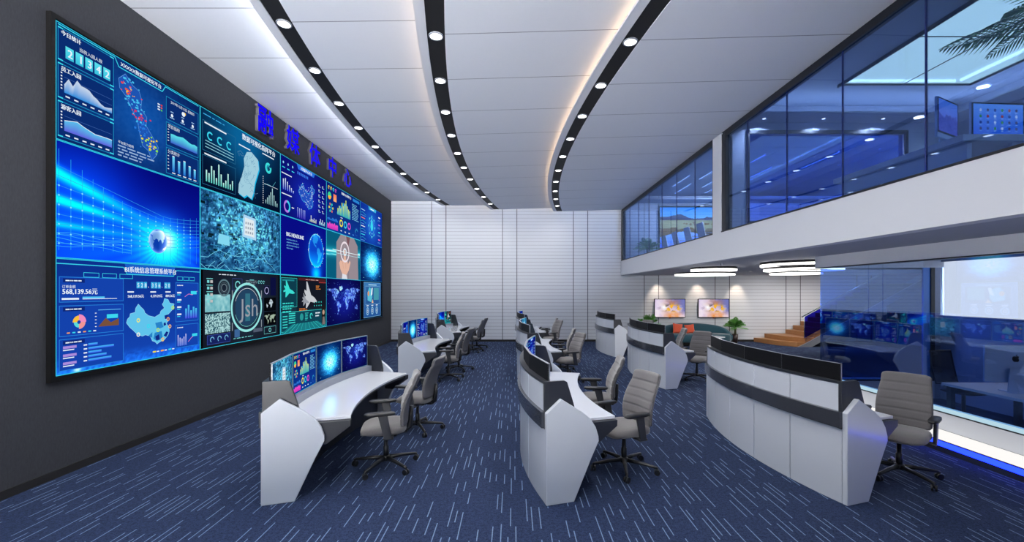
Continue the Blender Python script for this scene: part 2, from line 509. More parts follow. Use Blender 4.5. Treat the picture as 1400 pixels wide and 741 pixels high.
class Canvas:
    def __init__(s):
        s.v = []; s.f = []; s.c = []; s.n = 0
    def _push(s, xy, layer, fs, col):
        xy = np.asarray(xy, float)
        z = np.full((len(xy), 1), -0.012 * layer)
        s.v.append(np.hstack([xy[:, :1], z, xy[:, 1:2]]))
        s.f += [tuple(i + s.n for i in f) for f in fs]
        col = np.asarray(col, float)
        if col.ndim == 1: col = np.tile(col, (len(xy), 1))
        s.c.append(col); s.n += len(xy)
    def base(s, fn, nx=128, ny=72, x0=0, y0=0, x1=16, y1=9, layer=0):
        gx, gy = np.meshgrid(np.linspace(x0, x1, nx + 1), np.linspace(y0, y1, ny + 1))
        c = np.clip(fn(gx, gy), 0, 1).reshape(-1, 3)
        i = np.arange(nx)[None, :] + (np.arange(ny) * (nx + 1))[:, None]
        i = i.ravel()
        fs = np.stack([i, i + 1, i + nx + 2, i + nx + 1], 1).tolist()
        s._push(np.stack([gx.ravel(), gy.ravel()], 1), layer, fs, c)
    def poly(s, pts, col, layer=1):
        s._push(pts, layer, [tuple(range(len(pts)))], col)
    def rect(s, x, y, w, h, col, layer=1, col2=None):
        cc = np.array([col, col, col2 or col, col2 or col], float)
        s._push([(x, y), (x + w, y), (x + w, y + h), (x, y + h)], layer, [(0, 1, 2, 3)], cc)
    def frame(s, x, y, w, h, col, t=0.05, layer=2, fill=None):
        if fill is not None: s.rect(x, y, w, h, fill, layer - 1)
        for a in ((x, y, w, t), (x, y + h - t, w, t), (x, y, t, h), (x + w - t, y, t, h)): s.rect(*a, col, layer)
    def line(s, pts, col, w=0.05, layer=3):
        for (a, b), (c, d) in zip(pts[:-1], pts[1:]):
            l = math.hypot(c - a, d - b) or 1; nx, ny = -(d - b) / l * w / 2, (c - a) / l * w / 2
            s._push([(a - nx, b - ny), (c - nx, d - ny), (c + nx, d + ny), (a + nx, b + ny)], layer, [(0, 1, 2, 3)], col)
    def ring(s, x, y, r0, r1, col, a0=0, a1=360, layer=3, n=40):
        p = []
        for i in range(n + 1):
            a = R(a0 + (a1 - a0) * i / n)
            p += [(x + r0 * math.cos(a), y + r0 * math.sin(a)), (x + r1 * math.cos(a), y + r1 * math.sin(a))]
        s._push(p, layer, [(2 * i, 2 * i + 1, 2 * i + 3, 2 * i + 2) for i in range(n)], col)
    def disc(s, x, y, r, col, layer=3, n=20):
        s.poly([(x + r * math.cos(2 * PI * i / n), y + r * math.sin(2 * PI * i / n)) for i in range(n)], col, layer)
    def text(s, t, x, y, h, col, layer=4, align='l', bold=0):
        vs, fs = text_geo(t)
        if not len(vs): return
        k = h / 0.72
        w = vs[:, 0].max() * k
        ox = x - (w / 2 if align == 'c' else (w if align == 'r' else 0))
        s._push(vs * k + np.array([ox, y]), layer, fs, col)
        if bold: s._push(vs * k + np.array([ox + bold, y]), layer + 0.3, fs, col)
    def scribble(s, x, y, w, h, rows, col, layer=3, seed=1):
        rr = random.Random(seed)
        for i in range(rows):
            yy = y + h - (i + 0.8) * h / rows; xx = x
            end = x + w * rr.uniform(0.6, 1)
            while xx < end:
                l = rr.uniform(0.05, 0.25) * w
                s.rect(xx, yy, min(l, end - xx), h / rows * 0.42, col, layer); xx += l + 0.04 * w
    def bars(s, x, y, w, h, vals, c0, c1, layer=3, gap=0.5, top=None):
        n = len(vals); bw = w / n
        for i, q in enumerate(vals):
            s.rect(x + i * bw + bw * gap / 2, y, bw * (1 - gap), h * q, c0, layer, c1)
            if top: s.rect(x + i * bw + bw * gap / 2, y + h * q, bw * (1 - gap), h * 0.05, top, layer)
    def area(s, x, y, w, h, vals, c0, c1, layer=3, linecol=None):
        n = len(vals)
        for i in range(n - 1):
            xa = x + w * i / (n - 1); xb = x + w * (i + 1) / (n - 1)
            s._push([(xa, y), (xb, y), (xb, y + h * vals[i + 1]), (xa, y + h * vals[i])], layer, [(0, 1, 2, 3)],
                    np.array([c0, c0, c1, c1], float))
        if linecol:
            s.line([(x + w * i / (n - 1), y + h * q) for i, q in enumerate(vals)], linecol, 0.05, layer + 1)
    def border(s, col, t=0.07, layer=6):
        s.frame(0, 0, 16, 9, col, t, layer)
    def mesh(s, name):
        V = np.vstack(s.v) / 16.0 - np.array([0.5, 0, 0.28125])
        C = np.vstack(s.c)
        me = bpy.data.meshes.new(name)
        me.from_pydata(V.tolist(), [], s.f)
        a = me.color_attributes.new('Col', 'FLOAT_COLOR', 'POINT')
        L = np.where(C <= 0.04045, C / 12.92, ((C + 0.055) / 1.055) ** 2.4)
        a.data.foreach_set('color', np.hstack([L, np.ones((len(L), 1))]).astype(np.float32).ravel())
        me.materials.append(M['screen_bright'] if name.endswith('land') else M['screen'])
        me.update()
        return me

def c8(r, g, b): return (r / 255, g / 255, b / 255)
def mixf(a, b, f): return np.array(a)[None, None, :] * (1 - f[..., None]) + np.array(b)[None, None, :] * f[..., None]
CY = c8(60, 215, 240); WH = c8(232, 244, 255); DCY = c8(30, 140, 190)
PIC = {}

def china_pts(x, y, w, h): return [(x + a * w, y + b * h) for a, b in CHINA]

# row 1 col 1: visitor dashboard
def p_visitors():
    c = Canvas()
    c.base(lambda U, V: mixf(c8(8, 34, 92), c8(18, 88, 176), 0.9 * glow(U, V, 8.3, 4.5, 4.5, 1.3)) + 0.05 * (vnoise(U / 16, V / 9, 60, 34, 3, 2) - .5)[..., None], 96, 54)
    pf = c8(10, 44, 112)
    for (y, h) in ((6.15, 2.55), (3.25, 2.7), (0.3, 2.75)):
        c.frame(0.2, y, 4.9, h, DCY, 0.06, 2, pf)
        for a, b in ((0.2, y), (4.7, y), (0.2, y + h - .1), (4.7, y + h - .1)): c.rect(a, b, 0.4, 0.1, CY, 3)
    c.text('今日统计', 0.4, 8.2, 0.3, WH, bold=.03)
    c.text('当前入园人数', 1.9, 7.65, 0.25, WH)
    for i, d in enumerate('21342'):
        c.rect(0.8 + i * 0.82, 6.5, 0.66, 0.95, c8(56, 190, 220), 3, c8(90, 225, 240)); c.text(d, 1.13 + i * 0.82, 6.68, 0.62, WH, 4, 'c', 0.04)
    c.text('员工入园', 0.4, 5.42, 0.3, WH, bold=.03); c.text('游客入园', 0.4, 2.5, 0.3, WH, bold=.03)
    for i in range(3):
        c.line([(0.7, 4.0 + i * .5), (4.9, 4.0 + i * .5)], c8(60, 100, 170), .03, 2.5)
        c.line([(0.7, 1.0 + i * .5), (4.9, 1.0 + i * .5)], c8(60, 100, 170), .03, 2.5)
    c.area(0.7, 3.8, 4.2, 1.4, [.45, .85, .55, 1, .8, .8, .75, .55, .45, .28, .2, .25, .32], c8(40, 140, 220), c8(200, 215, 235))
    c.area(0.7, 0.85, 4.2, 1.3, [.6, .7, .8, .65, .55, .45, .48, .5, .5], c8(96, 96, 220), c8(90, 190, 235), linecol=WH)
    for k in range(6):
        c.rect(0.8 + .7 * k, 3.5, .35, .1, WH, 3); c.rect(0.8 + .7 * k, .5, .35, .1, WH, 3)
        for b in (4.0, 1.0): c.rect(.42, b + k * .24, .12, .1, WH, 3)
    c.poly([(5.4, 8.8), (5.7, 8.2), (10.5, 8.2), (10.8, 8.8)], c8(10, 50, 120), 1)
    c.line([(0.2, 8.85), (5.2, 8.85), (5.6, 8.2), (10.6, 8.2), (11, 8.85), (15.8, 8.85)], CY, .08)
    c.text('XXXXX数据可视化平台', 8.1, 8.4, .32, WH, 4, 'c', .02)
    isl = [(5.6, 7.2), (6.3, 7.9), (7.1, 7.2), (7.8, 7.0), (8.1, 6.3), (8.0, 5.5), (8.7, 4.9), (8.6, 4.1), (9.3, 3.4), (10.1, 2.5), (9.9, 1.7), (9.3, 1.0), (8.9, 1.8), (8.2, 2.1), (7.9, 3.0), (7.6, 4.2), (7.0, 5.0), (6.4, 5.9), (5.7, 6.4)]
    c.poly(isl, c8(30, 84, 178), 1.5); c.line(isl + isl[:1], c8(90, 150, 220), .05, 2)
    r = random.Random(4)
    for k in range(150):
        f = r.random(); x = 6.1 + f * 3.2 + r.gauss(0, .42); y = 7.3 - f * 5.4 + r.gauss(0, .35)
        q = r.uniform(.06, .17)
        col = c8(70, 190, 240) if f < .55 else c8(40, 120, 220)
        if abs(y - 6.6) < .55 and r.random() < .8: col = r.choice([c8(240, 60, 60), c8(250, 180, 40), c8(240, 90, 40)])
        if y < 3.2 and r.random() < .75: col = r.choice([c8(240, 230, 40), c8(140, 230, 60), c8(250, 210, 40)])
        if 4.2 < y < 5.0 and r.random() < .5: col = c8(225, 50, 80)
        c.rect(x, y, q * 1.4, q, col, 3)
    c.text('平台能力说明', 5.5, 1.85 - .35, .2, WH)
    c.scribble(5.5, 0.35, 4.2, 1.1, 4, c8(150, 180, 220), 3, 5)
    for i, k in enumerate((c8(230, 60, 60), c8(240, 90, 60), c8(90, 200, 90))): c.rect(10.4, 6.7 - i * .25, .2, .14, k, 3); c.rect(10.0, 6.7 - i * .25, .3, .12, WH, 3)
    for (y, h) in ((5.7, 2.3), (3.1, 2.35), (.3, 2.6)): c.frame(11.1, y, 4.7, h, DCY, .06, 2, pf)
    c.text('2019年12月12日 星期四', 13.4, 7.5, .24, WH, 4, 'c')
    c.disc(13.5, 7.05, .24, WH, 3); c.disc(13.7, 7.15, .16, c8(250, 200, 60), 2.8)
    for x in (11.9, 13.4, 14.9): c.disc(x, 6.3, .16, WH, 3); c.rect(x - .3, 6.0, .6, .1, c8(150, 190, 230), 3); c.rect(x - .2, 6.6, .4, .1, c8(150, 190, 230), 3)
    c.text('项目指标', 11.3, 4.95, .3, WH); c.area(11.7, 3.5, 3.9, 1.3, [.7, .74, .72, .78, .84, .76, .66, .6, .68, .6], c8(60, 90, 200), c8(90, 225, 235))
    c.text('分类统计', 11.3, 2.4, .3, WH); c.bars(11.7, .65, 3.9, 1.6, [.95, .75, .9, .7, .6], c8(30, 110, 210), c8(110, 220, 250), 3, .6, WH)
    for k in range(5): c.rect(11.9 + .78 * k, .45, .45, .1, WH, 3); c.rect(11.3, .75 + .33 * k, .18, .08, WH, 3); c.rect(11.3, 3.6 + .28 * k, .18, .08, WH, 3)
    c.border(c8(50,205,235), .06)
    return c

def p_globe():
    c = Canvas()
    def fn(U, V):
        b = mixf(c8(4, 8, 118), c8(6, 40, 190), np.clip(1 - V / 9, 0, 1))
        d = np.hypot(U - 10.6, (V - 1.9) * 1.1); ang = np.arctan2(V - 1.9, U - 10.6)
        rays = 0.5 + 0.5 * np.cos(ang * 34)
        b = b + np.array(c8(0, 120, 230)) * (np.exp(-d / 4.0) * (0.5 + 0.5 * rays) * (V < 3.5))[..., None]
        b = b + np.array(c8(20, 200, 255)) * (1.1 * glow(U, V, 10.9, 2.2, 2.3, 1.3))[..., None]
        b = b + np.array(c8(255, 255, 255)) * (1.0 * glow(U, V, 11.3, 2.5, .9))[..., None]
        w = np.exp(-((V - (6.6 - 0.32 * (U ** .95))) / 0.5) ** 2) * np.clip(1 - U / 12, 0, 1)
        w += np.exp(-((V - (4.5 - 0.12 * U)) / 0.35) ** 2) * np.clip(1 - U / 11, 0, 1)
        w += .6 * np.exp(-((V - (2.6 - 0.02 * U)) / 0.25) ** 2) * np.clip(1 - U / 9, 0, 1)
        b = b + np.array(c8(0, 190, 235)) * (w * 1.25)[..., None] + np.array(c8(0, 90, 190)) * (.7 * glow(U, V, 2, 4, 5))[..., None]
        return b
    c.base(fn, 150, 84)
    for i in range(17):
        x = .3 + i * .95
        pts = [(x, 0.6 + .25 * math.sin(i * .35)), (x, 7.6 - 2.9 * math.sin(min(1, i / 11) * PI / 2) + .012 * (i - 8) ** 2)]
        c.line(pts, c8(40, 170, 240), .035, 1)
    for j in range(9):
        pts = [(u, 1.1 + j * .75 - (j - 2) * .035 * min(u, 11) + .012 * max(0, u - 10) ** 2) for u in np.linspace(0, 15.9, 16)]
        c.line(pts, c8(46, 150, 235), .035, 1)
        if j < 7:
            for i in range(0, 16): c.disc(.3 + i * .95, np.interp(.3 + i * .95, [p[0] for p in pts], [p[1] for p in pts]), .07, c8(130, 230, 255), 1.5, 8)
    for j in range(5): c.line([(u, 1.9 - j * .22 + .12 * math.sin(u * 1.1 + j)) for u in np.linspace(0, 7, 24)], c8(60, 190, 245), .03, 1.4)
    def gl(U, V):
        x = (U - 10.1) / 1.18; y = (V - 2.35) / 1.18
        rr = x * x + y * y; z = np.sqrt(np.clip(1 - rr, 0, 1))
        lat = np.degrees(np.arcsin(np.clip(y, -1, 1))); lon = np.degrees(np.arctan2(x, z)) + 75
        L = land(lon, lat + 12) & (rr < 1)
        out = mixf(c8(10, 60, 170), c8(190, 235, 255), L.astype(float) * (.65 + .3 * x))
        out = out + .5 * (np.clip(rr, 0, 1) ** 3)[..., None] + .35 * np.clip(x, 0, 1)[..., None]
        return out
    n = 40
    # globe: disc grid
    vs = []; fs = []
    for i in range(n + 1):
        for k in range(48):
            a = 2 * PI * k / 48; r = 1.18 * i / n
            vs.append((10.1 + r * math.cos(a), 2.35 + r * math.sin(a)))
    for i in range(n):
        for k in range(48): fs.append((i * 48 + k, i * 48 + (k + 1) % 48, (i + 1) * 48 + (k + 1) % 48, (i + 1) * 48 + k))
    A = np.array(vs); col = np.clip(gl(A[:, 0][:, None], A[:, 1][:, None]).reshape(-1, 3), 0, 1)
    c._push(vs, 2, fs, col)
    c.border(c8(50,205,235), .06)
    return c

def p_bi():
    c = Canvas()
    def fn(U, V):
        b = mixf(c8(20, 70, 180), c8(12, 48, 140), V / 9)
        s_ = np.clip(.9 - V / 1.6, 0, 1) * (vnoise(U / 16, V / 9, 60, 50, 9, 3))
        return b + np.array(c8(30, 140, 220)) * (1.1 * s_ ** 1.3)[..., None] + np.array((1, 1, 1)) * glow(U, V, 1.8, .3, .3)[..., None] * .8
    c.base(fn, 110, 62)
    c.poly([(6.2, 9), (6.6, 8.0), (12.0, 8.0), (12.4, 9)], c8(24, 96, 200), 1)
    c.line([(0, 8.6), (6.1, 8.6), (6.5, 8.0), (12.1, 8.0), (12.5, 8.6), (16, 8.6)], CY, .07, 2)
    c.text('BI系统信息管理系统平台', 9.3, 8.22, .42, WH, 4, 'c', .03)
    for x in (2.3, 4.0, 5.7, 12.6, 13.5, 14.4): c.frame(x, 7.6, 1.4 if x < 7 else .8, .4, CY, .04, 2)
    pf = c8(20, 66, 172)
    for (x, y, w, h) in ((.3, 5.6, 5.8, 2.0), (.3, 2.95, 5.8, 2.4), (.3, .3, 5.8, 2.45), (12.4, 3.3, 3.4, 4.1), (12.4, .6, 3.4, 2.4)): c.frame(x, y, w, h, c8(40, 130, 220), .05, 2, pf)
    for (x, y) in ((.6, 7.15), (.6, 4.9), (.6, 2.3)): c.rect(x, y, 1.8, .32, c8(14, 40, 120), 2.5); c.scribble(x + .2, y + .06, 1.4, .22, 1, WH, 3, 2)
    for (x, y) in ((12.6, 7.0), (12.6, 2.6)): c.scribble(x, y, 1.2, .22, 1, WH, 3, 3)
    c.text('订单金额', .5, 6.72, .2, WH)
    c.text('568,139.56元', .5, 6.25, .4, WH, bold=.03)
    c.rect(.5, 5.8, 1.4, .14, WH, 3); c.rect(2.2, 5.82, 2.0, .2, c8(70, 130, 240), 3, c8(90, 220, 250)); c.rect(2.2, 5.82, 3.2, .05, WH, 3.5)
    for i, d in enumerate('528,356.20'):
        if d in ',.': c.text(d, 7.55 + i * .42, 6.85, .4, WH); continue
        c.rect(7.5 + i * .42, 6.75, .36, .6, c8(60, 180, 230), 3); c.text(d, 7.68 + i * .42, 6.86, .38, WH, 4, 'c')
    for x, tt in ((6.5, '568,139.56元'), (9.1, '4,139.29元'), (11.0, '884.56元')): c.text(tt, x, 5.9, .24, WH, bold=.02); c.rect(x, 6.35, .7, .12, WH, 3)
    P = china_pts(6.4, 1.05, 5.9, 4.7)
    c.poly(P, c8(96, 196, 236), 2); c.line(P + P[:1], c8(150, 220, 250), .04, 2.5)
    for q in ([(.55, .30), (.70, .32), (.72, .18), (.60, .12), (.52, .18)], [(.56, .5), (.7, .52), (.74, .4), (.6, .36)], [(.42, .25), (.5, .32), (.5, .2)]): c.poly([(6.4 + a * 5.9, 1.05 + b * 4.7) for a, b in q], c8(40, 130, 200), 2.6)
    for q in ([(.76, .64), (.84, .66), (.83, .58), (.77, .57)], [(.74, .22), (.80, .3), (.85, .28), (.8, .18)], [(.56, .22), (.64, .26), (.66, .14), (.58, .14)], [(.74, .48), (.78, .5), (.8, .44), (.74, .42)]): c.poly([(6.4 + a * 5.9, 1.05 + b * 4.7) for a, b in q], c8(16, 40, 130), 2.8)
    for a, b, k in ((.22, .58, c8(230, 230, 120)), (.42, .45, CY), (.22, .3, c8(240, 240, 230)), (.62, .35, c8(190, 230, 90)), (.84, .56, c8(240, 170, 90)), (.88, .4, c8(240, 190, 120)), (.72, .14, c8(240, 190, 90)), (.95, .8, c8(190, 230, 60))):
        c.ring(6.4 + a * 5.9, 1.05 + b * 4.7, .1, .2, k, layer=3, n=14)
    for i, (q, k) in enumerate(((1.0, c8(240, 140, 190)), (.85, c8(250, 190, 60)), (.7, c8(90, 220, 220)), (.9, c8(240, 150, 150)))): c.ring(1.9, 4.0, .15, .62 * q, k, 90 * i, 90 * i + 90, 3, 12)
    for i in range(6): c.rect(.9 + i * .45, 3.15, .25, .1, (c8(240, 160, 90), CY, WH)[i % 3], 3)
    c.poly([(3.6, 3.5), (4.3, 4.2), (4.8, 3.8), (5.6, 4.1), (5.6, 3.5)], c8(120, 80, 60), 3); c.rect(4.4, 4.15, 1.1, .35, CY, 3.5); c.line([(3.6, 4.9), (5.8, 4.9)], c8(90, 180, 240), .06)
    for i in range(5): c.rect(3.3, 3.5 + i * .28, .15, .06, WH, 3)
    for i, q in enumerate((.35, 1.0, .5, .7, .9)[::-1]): c.rect(2.7, .75 + i * .32, 2.4 * q, .18, c8(60, 90, 240), 3, c8(70, 190, 250)); c.rect(2.3, .78 + i * .32, .3, .1, WH, 3)
    for i in range(3):
        c.rect(.6, .75 + i * .62, 1.1, .2, c8(170, 140, 220), 3); c.rect(.6, .6 + i * .62, .9, .08, WH, 3)
    c.bars(13.7, 3.6, 1.9, 1.5, [.7, .95, .55, .8, .7], c8(80, 70, 230), c8(70, 200, 240), 3, .35)
    c.line([(13.7, 5.9), (14.3, 6.2), (14.8, 6.1), (15.6, 6.5)], c8(220, 130, 200), .06); c.rect(14.6, 6.15, .9, .35, CY, 3.2)
    for i in range(4): c.rect(12.6, 4.0 + i * .75, .6, .16, WH, 3); c.rect(12.6, 3.82 + i * .75, .45, .08, CY, 3)
    c.bars(12.6, .8, 1.4, 1.2, [.95, .7, .6, .75, .98], c8(120, 150, 250), c8(210, 210, 250), 3, .55)
    c.line([(14.2, 1.1), (14.7, 1.5), (15.6, 1.9)], c8(220, 130, 200), .06); c.rect(14.8, 1.6, .8, .3, CY, 3.2)
    for i, k in enumerate((c8(240, 220, 60), c8(250, 170, 60), CY)): c.rect(9.4 + i * 1.0, .55, .4, .14, k, 3); c.rect(9.9 + i * 1.0, .56, .3, .1, WH, 3)
    c.border(c8(50,205,235), .06)
    return c

def p_teal():
    c = Canvas()
    c.base(lambda U, V: mixf(c8(3, 14, 40), c8(10, 96, 150), np.clip(glow(U, V, 7.5, 8.5, 4.5, 1.6) + .35 * glow(U, V, 8, 4, 3), 0, 1)), 80, 45)
    c.text('数据可视化指挥平台', 7.2, 8.0, .6, WH, bold=.04); c.scribble(.5, 8.3, 5, .25, 1, c8(60, 170, 230), 3, 8)
    c.rect(.7, 7.4, 3.6, .16, WH, 3); c.rect(6.6, 7.0, 2.3, .14, WH, 3)
    for i in range(3): c.ring(1.6 + i * 1.6, 6.2, .32, .5, CY, 40, 310, 3, 16)
    c.frame(.4, 4.3, 5.6, 3.4, c8(40, 110, 150), .05, 2)
    for j in range(3): c.line([(.8, 5.5 - j * .35), (5.6, 5.4 - j * .35)], c8(150, 220, 235), .07)
    c.rect(.7, 3.9, 3.6, .16, WH, 3); c.frame(.4, .5, 5.6, 3.3, c8(40, 110, 150), .05, 2)
    c.bars(.8, .9, 4.8, 2.6, [.5, .4, .75, .6, .3, .95, .55, .2, .35, .7, .25, .45], c8(90, 210, 200), c8(200, 250, 240), 3, .5)
    mp = [(6.5, .9), (7.6, .6), (8.2, 1.0), (9.2, .7), (9.6, 1.6), (9.9, 3.0), (10.8, 5.1), (10.6, 6.3), (9.2, 6.9), (8.2, 6.6), (7.6, 5.6), (7.7, 4.6), (7.2, 3.2), (6.6, 2.0)]
    c.poly([(a + .18, b - .15) for a, b in mp], c8(20, 180, 230), 2); c.poly(mp, c8(160, 205, 222), 2.5)
    r = random.Random(2)
    for k in range(26):
        x, y = r.uniform(7.3, 9.8), r.uniform(1.2, 6.3); pts = [(x, y)]
        for q in range(3): pts.append((pts[-1][0] + r.uniform(-.6, .6), pts[-1][1] + r.uniform(-.6, .6)))
        c.line(pts, c8(100, 150, 185), .04, 3)
    c.ring(13.0, 5.9, .4, .75, c8(60, 220, 220), 60, 380, 3, 24); c.ring(13.0, 5.9, .2, .36, c8(40, 150, 180), 0, 260, 3)
    c.rect(11.6, 7.5, 2.8, .14, WH, 3)
    c.line([(12, 3.4), (13, 3.6), (14, 3.5), (14.8, 4.4)], c8(80, 180, 200), .05)
    for k in range(14): c.rect(11.7, .7 + k * .28, .12, .14, WH, 3)
    c.bars(12.2, .8, 3.2, 2.6, [.2, .35, .5, .7, .95, .6, .3, .2], c8(110, 160, 170), c8(190, 235, 235), 3, .6)
    c.line([(12, 3.5), (15.4, 3.5)], WH, .05)
    c.border(CY, .06)
    return c

def p_circuit():
    c = Canvas()
    def fn(U, V):
        n = vnoise(U / 16, V / 9, 26, 15, 21, 3); n2 = vnoise(U / 16, V / 9, 70, 40, 22, 2)
        g = glow(U, V, 8.2, 5.6, 4.2, 1.7)
        f = np.clip((n * .9 + n2 * .4 - .30) * 1.5 * (.32 + 1.2 * g), 0, 1)
        b = mixf(c8(4, 34, 80), c8(90, 205, 252), f)
        return b + np.array((.5, .8, 1)) * (.6 * (n2 > .64) * g)[..., None]
    c.base(fn, 150, 84)
    r = random.Random(11)
    for k in range(230):
        x, y = r.uniform(0, 15), r.uniform(1.5, 8.6); w, h = r.uniform(.15, .9), r.uniform(.05, .35)
        q = math.exp(-((x - 8) ** 2 / 40 + (y - 5.6) ** 2 / 9))
        b = r.random() * .8 + .2
        col = (b * .45 * q, b * (.30 + .52 * q), b * (.45 + .5 * q))
        if r.random() < .5: c.rect(x, y, w, h, col, 1)
        else: c.frame(x, y, w, h + .2, col, .05, 2)
    for k in range(60):
        x, y = r.uniform(0, 16), r.uniform(.1, 3.2); pts = [(x, y)]
        for q in range(4):
            pts.append((min(16, max(0, pts[-1][0] + r.uniform(.2, 1.1) * (1 if x < 8 else -1))), min(4, max(0, pts[-1][1] + r.choice([0, .5, -.3])))))
        c.line(pts, r.choice([c8(60, 160, 210), c8(120, 220, 250), c8(30, 100, 150)]), .05, 2)
    c.poly([(7.3, 4.5), (10.2, 4.3), (10.1, 7.2), (7.5, 7.4)], c8(170, 215, 245), 3)
    c.poly([(7.7, 4.8), (9.8, 4.65), (9.7, 6.9), (7.8, 7.05)], c8(225, 235, 240), 3.5)
    for k in range(12): c.rect(7.9 + (k % 4) * .45, 5.0 + (k // 4) * .6, .25, .3, c8(150, 160, 175), 3.8)
    c.poly([(2.8, 3.1), (4.9, 3.0), (4.8, 4.2), (3.0, 4.3)], c8(130, 215, 240), 3)
    c.border(CY, .06)
    return c

def p_hud():
    c = Canvas()
    c.base(lambda U, V: mixf(c8(20, 26, 38), c8(40, 62, 86), glow(U, V, 8.2, 4.5, 3.6, 1.2)), 40, 24)
    c.rect(0, 0, .5, 9, c8(5, 6, 9), 1); c.rect(15.6, 0, .4, 9, c8(5, 6, 9), 1)
    te = c8(120, 215, 215)
    for i in range(4): c.rect(1.0, 7.9 - i * .75, 1.0, .08, te, 3); c.rect(1.1, 7.45 - i * .75, .35, .3, te, 3); c.rect(1.6, 7.45 - i * .75, .4, .3, c8(190, 190, 190), 3)
    c.ring(3.9, 6.9, .85, 1.05, c8(90, 120, 130)); c.ring(3.9, 6.9, .4, .5, c8(110, 130, 140)); c.ring(3.9, 6.9, .62, .7, c8(70, 90, 100))
    c.frame(5.4, 6.6, 1.9, 1.5, c8(60, 70, 140), .05, 2); c.ring(6.4, 7.3, .35, .5, te, 20, 300)
    c.scribble(3.0, 8.4, 4.2, .22, 1, WH, 3, 7); c.scribble(8.0, 7.3, 2.6, .7, 3, c8(120, 140, 150), 3, 6); c.rect(8.8, 7.95, .9, .08, te, 3)
    c.base(lambda U, V: mixf(c8(70, 150, 165), c8(190, 235, 235), vnoise((U - .8) / 5, (V - 4) / 5, 10, 8, 31, 3)), 30, 18, .8, 4.1, 5.0, 6.1, 1.5)
    c.base(lambda U, V: mixf(c8(20, 70, 90), c8(180, 225, 225), (vnoise((U - .8) / 5, (V - 1) / 5, 60, 50, 33, 1) > .5) * .9 + .05), 60, 36, .8, 1.6, 5.0, 3.9, 1.5)
    c.frame(1.1, .35, 3.9, 1.1, c8(60, 80, 170), .05, 3, c8(22, 34, 92))
    for i in range(3): c.ring(1.9 + i * 1.2, .9, .24, .34, c8(120, 190, 230), 0, 240, 4, 14)
    c.ring(8.3, 4.4, 2.9, 3.2, c8(150, 230, 228), layer=3, n=60); c.ring(8.3, 4.4, 2.45, 2.5, WH, 20, 160, 3); c.ring(8.3, 4.4, 2.45, 2.5, te, 200, 340, 3)
    c.disc(8.3, 4.4, 2.35, c8(34, 66, 96), 2, 40); c.rect(7.9, 2.6, 1.0, 3.6, c8(50, 110, 130), 2.5)
    c.text('Jsh', 6.9, 3.2, 2.4, c8(150, 155, 165), 4)
    for y in (1.6, 5.6): c.rect(5.3, y, .15, 1.0, c8(140, 150, 160), 3); c.rect(11.3, y, .15, 1.0, c8(140, 150, 160), 3)
    for i in range(3): c.ring(10.8 + i * .55, 7.75, .14, .22, te, 0, 300, 3, 12)
    c.frame(12.0, 6.0, 1.3, 1.3, c8(40, 50, 90), .04, 3, c8(10, 14, 40)); c.ring(12.6, 6.6, .4, .5, c8(190, 190, 240)); c.rect(13.5, 5.9, 1.4, 2.6, c8(12, 16, 60), 2)
    c.rect(12.0, 3.7, 2.9, 1.9, c8(6, 8, 12), 2)
    c.base(lambda U, V: mixf(c8(8, 10, 16), c8(190, 205, 215), land((U - 13.4) * 80, (V - 4.6) * 80) * 1.0 * (np.hypot(U - 13.4, V - 4.6) < .8)), 30, 30, 12.5, 3.75, 14.3, 5.45, 2.2)
    c.rect(12.0, 1.7, 2.9, 1.9, c8(6, 8, 12), 2)
    c.base(lambda U, V: mixf(c8(6, 8, 12), c8(160, 180, 160), land((U - 13.45) * 125, (V - 2.5) * 100 + 10) * 1.0), 50, 30, 12.1, 1.8, 14.8, 3.5, 2.2)
    c.frame(12.0, .5, 2.9, 1.0, te, .04, 3); c.ring(13.4, 1.0, .2, .3, te)
    c.scribble(5.6, .5, 5.6, .2, 1, te, 3, 4); c.rect(9.6, 1.0, 2.0, .5, c8(80, 90, 110), 2); c.rect(5.8, .7, 1.0, 1.0, c8(60, 100, 150), 2)
    c.border(CY, .06)
    return c

